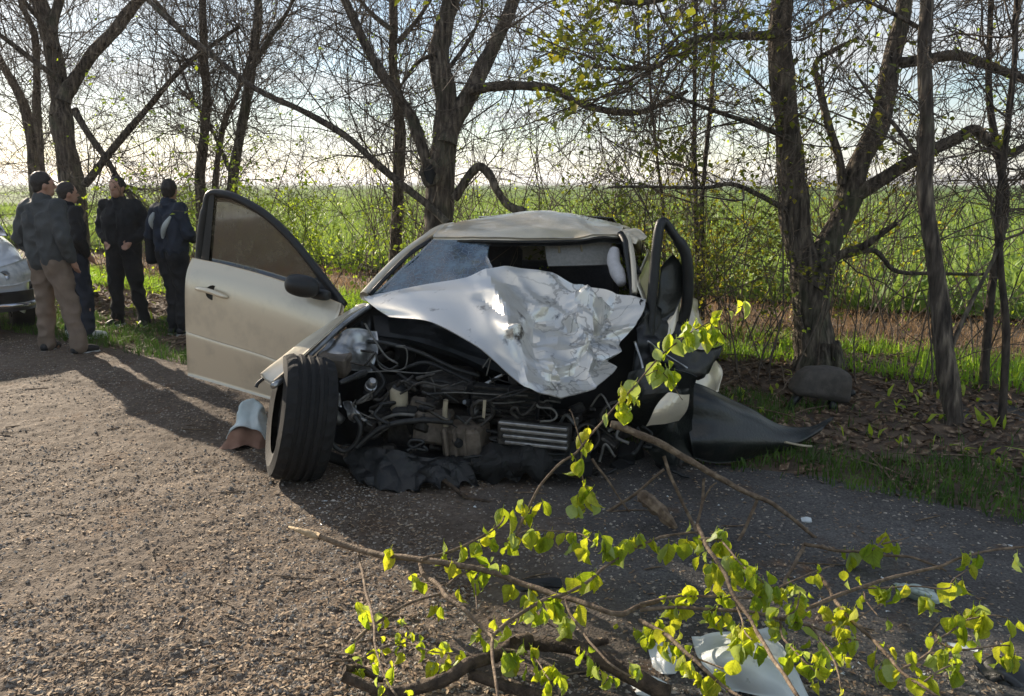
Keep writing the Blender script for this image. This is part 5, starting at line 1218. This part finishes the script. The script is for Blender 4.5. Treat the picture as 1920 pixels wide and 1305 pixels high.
# ================================================================== loose pieces round the wreck
def gpatch(name, rows, m, th, dents, label, cat, group=None, nu=24, nv=18):
    R = [[G(x, y, z) for x, y, z in r] for r in rows]
    t = obj(name, patch(R, nu, nv, th, dents, pix=False), m); return tag(t, label, cat, group)
gpatch('body_panel', [[(1296, 1194, .04), (1360, 1182, .10), (1440, 1176, .06)], [(1306, 1228, .08), (1388, 1226, .16), (1478, 1232, .10)], [(1330, 1268, .05), (1420, 1268, .12), (1508, 1288, .05)], [(1360, 1296, .02), (1440, 1306, .05), (1530, 1330, .02)]], 'white_panel', .006, [(.012, 6, 'ridge')], 'large torn white body panel lying under the leafy branches', 'car part')
gpatch('body_panel', [[(1216, 1210, .02), (1240, 1202, .04), (1266, 1216, .03)], [(1220, 1236, .03), (1246, 1232, .06), (1274, 1240, .03)], [(1228, 1262, .01), (1250, 1264, .03), (1276, 1262, .01)]], 'white_panel', .006, [(.01, 9, 'ridge')], 'small white shard left of the large white panel', 'car part')
gpatch('body_panel', [[(1178, 1276, .02), (1212, 1268, .04), (1250, 1282, .03)], [(1186, 1302, .01), (1220, 1308, .03), (1262, 1312, .01)]], 'white_panel', .006, [(.008, 9, 'ridge')], 'white shard at the bottom edge beside the dark limb', 'car part')
gpatch('plastic_sliver', [[(1776, 1206, .015), (1806, 1210, .02), (1834, 1218, .015)], [(1780, 1213, .012), (1806, 1219, .015), (1832, 1224, .012)]], 'white_panel', .004, [], 'thin pale sliver lying alone on the tar', 'debris', nu=10, nv=4)
gpatch('plastic_sliver', [[(1502, 972, .02), (1512, 970, .03), (1520, 972, .02)], [(1504, 979, .015), (1512, 980, .02), (1522, 980, .015)]], 'white_panel', .004, [], 'tiny bright white chip at the grass edge', 'debris', nu=8, nv=4)
lens = gpatch('headlamp_lens', [[(1672, 1092, .02), (1712, 1094, .07), (1752, 1104, .03)], [(1684, 1104, .03), (1722, 1110, .09), (1762, 1120, .03)], [(1700, 1118, .01), (1736, 1128, .03), (1770, 1134, .01)]], 'clear_plastic', .005, [(.012, 14, 'ridge')], 'broken greenish clear lamp lens on the tar', 'car part')
gpatch('grille_piece', [[(1826, 1246, .02), (1870, 1232, .04), (1918, 1240, .03)], [(1850, 1272, .02), (1880, 1262, .05), (1920, 1270, .02)], [(1880, 1290, .01), (1905, 1288, .02), (1930, 1292, .01)]], 'plastic', .008, [(.015, 12, 'ridge')], 'torn black plastic piece at the lower right', 'car part')
gpatch('grille_piece', [[(960, 1092, .02), (1010, 1084, .04), (1050, 1086, .03)], [(966, 1110, .015), (1012, 1104, .03), (1056, 1100, .02)]], 'plastic', .008, [(.01, 12, 'ridge')], 'flat ribbed black plastic strip behind the fallen branch', 'car part')
mb = MB(); S = catmull([G(1198, 924, .16), G(1230, 950, .12), G(1268, 990, .06)], 12); mb.tube(S, [.016, .030, .036, .034, .036, .033, .034, .030, .032, .026, .018, .008], 6, jit=.22)
lg = tag(obj('split_log', mb.mesh('split_log', smooth=False), 'branch'), 'short split piece of pale wood in front of the wreck', 'log')
# rounded grey padded block on the leaf litter
bc = P(1541, 716, 5.8); mb = MB(); V = []; n, m_ = 36, 22
for i_ in range(m_ + 1):
    t = math.pi * i_ / m_ - math.pi / 2
    for j_ in range(n):
        a = j_ / n * 2 * math.pi; f = lambda v, e: math.copysign(abs(v) ** e, v)
        x = f(math.cos(t), .45) * f(math.cos(a), .5); y = f(math.cos(t), .45) * f(math.sin(a), .5); z = f(math.sin(t), .55)
        sx = .205 * (1 - .14 * z) ; x2 = x * sx + .015 * z; z2 = z * .115 * (1 + .12 * x) - .02 * x * x
        if z > -.1 and abs(z - .15) < .12: x2 *= .985
        c = Vector((x2, y * .11, z2)) + Vector(mnoise.noise_vector(Vector((x, y, z)) * 2)) * .008
        V.append(tuple(bc + Matrix.Rotation(.12, 3, 'Y') @ c))
mb.add(V, [[i_ * n + j_, i_ * n + (j_ + 1) % n, (i_ + 1) * n + (j_ + 1) % n, (i_ + 1) * n + j_] for i_ in range(m_) for j_ in range(n)])
pad = thing('padded_block', (bc.x, bc.y, 0), 'rounded grey padded block at the foot of the forked tree', 'car part')
obj('padding', mb, 'grey_pad', pad)
for tr, rr in (([P(1500, 738, 5.78), P(1488, 752, 5.76), P(1480, 770, 5.72)], [.035, .03, .02]), ([P(1585, 738, 5.8), P(1595, 738, 5.78), P(1602, 736, 5.76)], [.03, .025, .02]), ([P(1560, 740, 5.8), P(1561, 752, 5.8), G(1562, 768, -.01)], [.03, .03, .03])):
    mb = MB(); mb.tube(tr, rr, 7); obj('bracket', mb, 'plastic', pad)
# cloth heap standing in for an unidentified shape beside the tyre
bs = G(468, 838); bun = thing('cloth_stand_in', tuple(bs), 'pale blue and brown cloth stand-in for an unidentified shape beside the front tyre', 'bundle')
def heap(nm, hs, w, dp, y0, m, seed):
    rr_ = random.Random(seed)
    rows = [[(bs.x + (u / 5 - .5) * w + rr_.uniform(-.015, .015), bs.y + y0 + (v / 4 - .5) * dp + rr_.uniform(-.015, .015), max(.008, hs[v][u])) for u in range(6)] for v in range(5)]
    obj(nm, patch(rows, 44, 36, .006, [(.022, 7, 'facet'), (.010, 16, 'facet')], pix=False), m, bun)
heap('brown_heap', [[.01, .02, .04, .05, .03, .01], [.03, .10, .14, .12, .09, .02], [.04, .15, .18, .17, .12, .03], [.03, .12, .16, .15, .10, .02], [.01, .03, .05, .06, .03, .01]], .34, .30, .04, 'cloth_brown', 3)
heap('pale_heap', [[.08, .12, .15, .14, .12, .08], [.12, .22, .26, .23, .20, .12], [.13, .26, .31, .29, .24, .14], [.12, .22, .28, .27, .2, .12], [.06, .1, .16, .16, .12, .06]], .27, .24, .06, 'cloth_pale', 8)
random.seed(77)
mb = MB()
for _ in range(150):
    x, y = random.choice(((random.uniform(500, 640), random.uniform(930, 985)), (random.uniform(640, 1500), random.uniform(930, 1120)), (random.uniform(1400, 1900), random.uniform(990, 1290))))
    c = G(x, y, .018); s = random.uniform(.004, .014); mb.add([c + Vector((random.uniform(-s, s), random.uniform(-s, s), random.uniform(0, s * .7))) for _ in range(4)], None, [[0, 1, 2], [0, 2, 3]])
tag(obj('glass_crumbs', mb, 'white_panel'), 'small pale shards of glass and plastic strewn on the tar', 'debris', kind='stuff')

# ================================================================== fallen leafy branches in front
random.seed(41)
def c1(*p): return [(560 + x * .35417, 900 + y * .354) for x, y in p]
def c2(*p): return [(1200 + x * .375, 900 + y * .375) for x, y in p]
def lift(py, k): return G(960, py).y * k
LEAVES1 = [(490,410,90),(590,550,90),(350,730,100),(455,760,70),(520,775,50),(590,795,50),(540,860,60),(640,895,70),(400,930,70),(320,965,60),(470,920,50),(545,1015,90),(720,930,80),(715,1040,100),(860,965,100),(780,1000,60),(760,695,100),(860,400,90),(800,470,110),(930,520,140),(950,380,90),(980,270,50),(1030,300,90),(1040,340,80),(1000,330,60),(1130,210,110),(1220,195,100),(1335,190,110),(1475,150,120),(1550,105,90),(1170,355,100),(1230,310,90),(1300,345,90),(1340,300,70),(1410,315,70),(1455,305,60),(1540,340,90),(1090,470,60),(1070,400,120),(1130,600,110),(1220,620,90),(1190,720,60),(1270,660,50),(1275,720,100),(1330,720,140),(1370,680,100),(1440,480,110),(1490,460,110),(1570,520,120),(1680,290,120),(1745,280,120),(1660,390,120),(1620,390,90),(1690,330,80),(1880,360,80),(1030,770,80),(955,810,70),(960,870,80),(1095,810,90),(1430,830,160),(1230,930,90),(1130,980,130),(1290,1040,120),(1320,1110,80),(1440,990,130),(1500,960,90),(1480,1070,90),(1540,1080,120),(1630,1110,80),(1790,930,90),(1810,1015,50),(1870,830,80),(1900,780,80),(1775,855,40),(320,1090,90),(440,1120,60),(620,1120,50),(1900,960,60),(330,1040,70)]
LEAVES2 = [(65,340,70),(155,370,130),(235,340,100),(290,310,60),(380,280,70),(400,350,120),(440,420,140),(345,470,130),(380,540,90),(510,490,120),(550,500,90),(590,560,150),(610,610,120),(430,620,100),(350,690,120),(410,720,90),(250,640,140),(160,630,100),(180,660,50),(90,745,80),(60,780,70),(580,690,70),(680,560,60),(730,590,80),(800,570,100),(690,690,90),(770,650,110),(780,710,80),(710,800,120),(650,740,80),(860,780,90),(850,680,60),(940,670,70),(1010,670,70),(1070,690,110),(980,750,60),(1000,790,90),(990,870,110),(940,890,120),(1030,910,100),(1075,850,90),(840,900,100),(750,920,90),(810,900,80),(870,980,120),(950,990,80),(890,1050,60),(1000,1060,50),(1180,900,90),(1180,1010,130),(1280,970,110),(1245,965,80),(1370,960,60),(1390,1040,90),(1460,1030,90),(1485,920,110),(1560,910,120),(1590,1000,90),(1350,880,80),(1430,810,50),(1580,720,100),(1610,760,90),(1690,690,130),(1740,740,150),(1700,790,80),(1850,850,90),(1800,930,140),(1850,960,120),(1840,740,70),(1595,545,120),(1650,440,100),(1690,410,80),(1895,410,100),(1050,400,110),(1040,450,70),(1160,370,90),(1220,350,110),(890,505,80),(1195,580,90),(1235,620,120),(1280,590,90),(1435,640,140),(520,800,170),(560,860,170),(490,880,130),(100,905,80),(180,850,100),(260,860,60),(10,860,60),(230,930,120),(260,1020,140),(350,1040,120),(415,985,100),(10,960,60),(20,750,60)]
LEAVES3 = [(340,580,100),(430,560,110),(330,680,120),(370,700,60),(385,620,90),(125,865,100),(150,920,80),(85,1055,110),(70,1250,120),(165,1210,110),(550,340,70),(615,230,100),(680,290,90),(770,260,130),(790,130,60),(730,170,90),(860,220,120),(830,200,60),(940,220,120),(930,285,60),(960,110,80),(1050,60,100),(1100,60,90),(600,490,170),(640,500,130),(560,460,60),(1000,95,40),(900,140,60)]
leaf_px = [(560 + x * .354, 900 + (y - h / 2) * .354, h * .354) for x, y, h in LEAVES1] + [(1200 + x * .375, 900 + (y - h / 2) * .375, h * .375) for x, y, h in LEAVES2] + [(1060 + x * .3064, 560 + (y - h / 2) * .3064, h * .3064) for x, y, h in LEAVES3]
# (name, label, [ (trace, height factor k or ('d', d0, d1), r0, r1) ], material)
BR_ = [
 ('fallen_branch', 'long fallen branch with pale snapped tip across the tar', 'branch', [
   (c1((80,290),(270,350),(450,400),(640,420),(760,440),(1000,480),(1200,550),(1400,620),(1560,670),(1700,705),(1800,670),(1920,630)), .86, .013, .007),
   (c1((640,425),(660,500),(740,560),(780,620),(860,670),(930,740),(1010,810),(1030,830),(1020,900),(1050,1080),(1055,1200)), .87, .009, .004),
   (c1((650,420),(800,375),(930,320),(1060,240),(1090,190)), .84, .006, .003),
   (c1((1030,820),(1100,760),(1200,690),(1290,640),(1410,610),(1530,540),(1640,450),(1760,375),(1880,315),(1960,290)) + c2((100,280),(220,265),(290,262)), .84, .006, .004),
   (c1((300,330),(330,440),(355,600),(390,750),(410,880),(450,1010),(520,1144)), .88, .006, .003), (c1((300,850),(390,770),(500,700),(620,640),(750,605)), .9, .006, .004),
   (c1((300,960),(420,900),(560,860),(640,880),(720,910),(860,930)), .91, .004, .002), (c1((1160,290),(1240,268),(1400,270),(1500,285),(1560,330)), .82, .004, .002), (c1((780,560),(850,510),(950,460),(1000,450)), .86, .005, .002),
   (c1((1410,610),(1430,700),(1500,800),(1560,880),(1640,970),(1760,1040)), .86, .005, .003), (c1((1020,900),(1130,900),(1250,950),(1330,1060)), .88, .004, .002), (c1((930,520),(935,600),(945,690)), .87, .003, .002)]),
 ('fallen_branch', 'slender upright twig rising in front of the crushed hood tip', 'branch', [
   ([(968,1005),(985,965),(1000,930),(1020,900),(1050,868),(1080,848),(1108,815),(1135,785),(1165,750),(1200,710),(1235,670),(1270,640),(1310,615),(1350,595),(1392,574)], ('d', 3.05, 3.15), .006, .002),
   ([(1210,705),(1235,695),(1262,725),(1280,750)], ('d', 3.1, 3.1), .002, .0015), ([(1092,835),(1090,880),(1105,930),(1108,945),(1090,960),(1078,975)], ('d', 3.06, 3.06), .003, .0015), ([(1092,835),(1080,800),(1068,768)], ('d', 3.06, 3.1), .003, .002)]),
 ('fallen_branch', 'leafy branch drooping over the white panel', 'branch', [
   (c2((290,225),(330,330),(400,430),(470,570),(550,700),(640,850),(720,970),(800,1100)), .82, .008, .005), (c2((0,620),(150,590),(280,580),(560,590),(640,570)), .84, .005, .003), (c2((0,650),(250,640),(550,660),(700,690),(850,730),(1000,790),(1100,800)), .85, .006, .003),
   (c2((0,700),(150,790),(260,880),(330,950),(420,1030),(520,1100)), .84, .007, .004), (c2((260,880),(400,930),(450,945)), .84, .003, .002), (c2((470,570),(520,740),(560,800)), .83, .004, .002), (c2((290,300),(400,300),(520,440),(600,500),(680,540)), .81, .005, .002), (c2((700,690),(780,650),(800,560)), .83, .004, .002), (c2((850,730),(950,860),(990,960),(1010,1050)), .85, .004, .002), (c2((700,690),(720,800),(800,880),(880,960)), .85, .004, .002)]),
 ('fallen_branch', 'wide-reaching leafy twig spreading to the right picture edge', 'branch', [
   (c2((830,640),(950,590),(1120,530),(1250,490),(1480,440),(1600,390),(1750,350),(1960,330)), .85, .007, .004), (c2((1120,540),(1300,535),(1530,540),(1560,500),(1650,440)), .86, .003, .002), (c2((1120,560),(1140,620),(1190,680)), .86, .003, .002),
   (c2((640,570),(720,530),(850,465),(970,430)), .85, .004, .002), (c2((900,480),(960,570),(1050,690),(1150,780),(1230,870),(1300,950),(1400,1020),(1500,1090)), .87, .007, .004), (c2((1300,950),(1440,870),(1480,810),(1550,760),(1640,700),(1700,640)), .88, .004, .002), (c2((1480,810),(1600,850),(1760,830),(1850,830)), .88, .004, .002), (c2((1400,1020),(1480,960),(1590,920)), .89, .003, .002), (c2((1050,690),(1100,680),(1200,620)), .87, .003, .002), (c2((1640,700),(1760,680),(1840,690)), .88, .003, .002)]),
 ('fallen_branch', 'pale peeled twig with two leaf tufts lying on the tar', 'branch', [
   (c2((820,320),(900,330),(980,350),(1100,360),(1260,380),(1370,390),(1480,430),(1530,455)), .93, .008, .004), (c2((820,325),(780,410),(730,490),(720,520)), .95, .008, .005), (c2((1160,350),(1215,300),(1230,285)), .92, .004, .003), (c2((1215,320),(1300,300),(1345,285)), .93, .004, .002)]),
 ('fallen_branch', 'bare broken branch slanting down in front of the hanging bumper', 'branch', [
   ([(1145,795),(1200,815),(1260,845),(1330,885),(1400,925),(1450,945),(1500,985),(1530,1008)], ('d', 3.55, 3.45), .018, .007), ([(1245,855),(1265,910),(1300,980),(1312,1004)], ('d', 3.5, 3.35), .008, .007), ([(1320,898),(1316,950),(1306,990)], ('d', 3.5, 3.4), .007, .006), ([(1316,945),(1332,915),(1344,905)], ('d', 3.4, 3.4), .004, .003), ([(1420,932),(1402,980),(1378,1024)], ('d', 3.5, 3.4), .008, .007), ([(1080,1000),(1130,965),(1190,925),(1245,880)], ('d', 3.8, 3.7), .010, .006), ([(1110,860),(1145,910),(1180,960)], ('d', 3.6, 3.55), .006, .004)]),
 ('fallen_branch', 'thick dark limb lying along the bottom edge under the leaves', 'limb_dark', [
   (c1((240,1040),(420,1110),(600,1110),(760,1060),(900,980),(1050,920),(1150,870),(1300,870),(1500,900),(1700,1000),(1960,1130)), .93, .016, .027), (c1((900,1030),(1100,1090),(1300,1144),(1450,1220)), .94, .016, .02), (c1((1150,870),(1220,845)), .92, .025, .02), (c1((1460,900),(1560,870),(1640,850)), .92, .014, .010), (c1((240,1000),(330,1000),(440,1060)), .93, .014, .008)]),
 ('fallen_branch', 'thin dark stick lying under the nose of the wreck', 'limb_dark', [([(832,900),(870,930),(905,938),(945,950)], ('d', 3.95, 3.85), .012, .006), ([(825,975),(880,972),(925,958)], ('d', 3.75, 3.8), .007, .004)]),
]
samples = []; branch_things = []
for bi, (nm, lab, m, trs) in enumerate(BR_):
    polys = []
    for tr, k, r0, r1 in trs:
        n = len(tr)
        if isinstance(k, tuple): pts = [P(x, y, k[1] + (k[2] - k[1]) * i_ / (n - 1)) for i_, (x, y) in enumerate(tr)]
        else: pts = [P(x, y, lift(y, k + .012 * math.sin(i_ * 1.3 + bi))) for i_, (x, y) in enumerate(tr)]
        polys.append((pts, tr, r0, r1))
    b = polys[0][0][0]; t = thing(nm, (b.x, b.y, 0), lab, 'branch', 'fallen branches in front of the wreck'); branch_things.append(t)
    mb = MB()
    for pts, tr, r0, r1 in polys:
        n = len(pts); S = catmull(pts, n * 4)
        for i_ in range(1, len(S) - 1): S[i_] += np.array(mnoise.noise_vector(Vector(S[i_]) * 9)) * .006
        mb.tube(S, np.linspace(r0, r1, len(S)) * (1 + RNG.uniform(-.08, .12, len(S))), 7)
        SP = catmull([(x, y, 0) for x, y in tr], n * 8); DD = catmull([(p.y, 0, 0) for p in pts], n * 8)[:, 0]
        if bi not in (5, 6, 7): samples += [(sp[0], sp[1], d_, bi) for sp, d_ in zip(SP, DD)]
    obj('stem', mb, m, t)
    if bi == 0:
        e = polys[0][0]; mb = MB(); dv = unit(e[0] - e[1]); mb.tube([e[0] - dv * .03, e[0], e[0] + dv * .06, e[0] + dv * .12], [.016, .017, .013, .004], 7, jit=.2); obj('snapped_end', mb, 'wood_raw', t)
samples = np.array(samples)
# a handful of leaf shapes, shared by all leaves
def leaf_shape(fold, curl, twist, wid):
    rows = [(0, .05), (.07, .42), (.2, .82), (.38, 1.0), (.58, .94), (.76, .66), (.9, .32), (1, .02)]
    V, q = [], []
    for v, w in rows:
        a = curl * v; tw = twist * v
        for u in (-1, -.5, 0, .5, 1):
            x = u * w * wid * math.cos(fold * abs(u)); y = abs(u) * w * wid * math.sin(fold) * .9 + .035 * math.sin(v * 14 + u * 3) + .05 * u * math.sin(v * 5 + fold * 9)
            z = -v * math.cos(a * .6); y += -math.sin(a) * v * .5
            V.append((x * math.cos(tw) - y * math.sin(tw), x * math.sin(tw) + y * math.cos(tw), z))
    for r in range(len(rows) - 1):
        for c in range(4): q.append([r * 5 + c, r * 5 + c + 1, (r + 1) * 5 + c + 1, (r + 1) * 5 + c])
    mb = MB(); mb.add(V, q); mb.tube([(0, 0, .22), (.01, -.01, .1), (0, 0, 0), (0, .012, -.5)], [.014, .013, .014, .006], 4)
    return mb
shapes = []
for k in range(16):
    me = leaf_shape(random.uniform(.3, 1.15), random.uniform(-.7, 1.2), random.uniform(-.8, .8), random.uniform(.34, .48)).mesh('leaf')
    me.materials.append(M['leaf_pale' if k in (3, 7, 11) else 'leaf']); shapes.append(me)
def add_leaf(x, y, h):
    dd = (samples[:, 0] - x) ** 2 + (samples[:, 1] - y) ** 2; i_ = int(np.argmin(dd)); sx, sy, d_, bi = samples[i_]
    dist = math.sqrt(dd[i_])
    if dist > 20: x, y = sx + (x - sx) * 20 / dist, sy + (y - sy) * 20 / dist
    p = P(x, y, d_ - .008 * random.random()); t = branch_things[int(bi)]
    o = bpy.data.objects.new('leaf', random.choice(shapes)); COL.objects.link(o); o.parent = t; o.location = p - t.location
    s = h / FPX * d_ * random.uniform(1.15, 1.45); o.scale = (s * random.uniform(.9, 1.2), s, s)
    o.rotation_euler = (random.uniform(-.5, .5), random.uniform(-.5, .5), random.uniform(0, 6.28))
for x, y, h in leaf_px:
    if h < 34: add_leaf(x, y, h)
    else:
        for _ in range(2 if h < 44 else 3): add_leaf(x + random.gauss(0, h * .2), y + random.uniform(-.05, .35) * h, min(h, 46) * random.uniform(.62, .8))
for _ in range(300):      # smaller ones half hidden among them
    x, y, h = random.choice(leaf_px); add_leaf(x + random.gauss(0, 14), y + random.gauss(0, 12), min(h, 40) * random.uniform(.45, .85))
low_px = [t_ for t_ in leaf_px if t_[1] > 1040]
for _ in range(110):
    x, y, h = random.choice(low_px); add_leaf(x + random.gauss(0, 18), y + random.gauss(0, 16), min(h, 40) * random.uniform(.5, .95))

# ================================================================== air
mb = MB(); x0, x1, y0, y1, z0, z1 = -3800, 3800, -500, 4600, -1.0, 42.0
mb.add([(x0, y0, z0), (x1, y0, z0), (x1, y1, z0), (x0, y1, z0), (x0, y0, z1), (x1, y0, z1), (x1, y1, z1), (x0, y1, z1)], [[0, 3, 2, 1], [4, 5, 6, 7], [0, 1, 5, 4], [1, 2, 6, 5], [2, 3, 7, 6], [3, 0, 4, 7]])
hm = bpy.data.materials.new('haze'); hm.use_nodes = True; N, L = hm.node_tree.nodes, hm.node_tree.links; N.remove(N['Principled BSDF'])
pv = N.new('ShaderNodeVolumePrincipled'); pv.inputs['Color'].default_value = (.86, .90, .96, 1); pv.inputs['Density'].default_value = .00035; pv.inputs['Anisotropy'].default_value = .3
L.new(pv.outputs[0], N['Material Output'].inputs['Volume']); M['haze'] = hm
tag(obj('haze', mb.mesh('haze', smooth=False), 'haze'), 'thin pale haze in the air over the field', 'haze', kind='stuff')
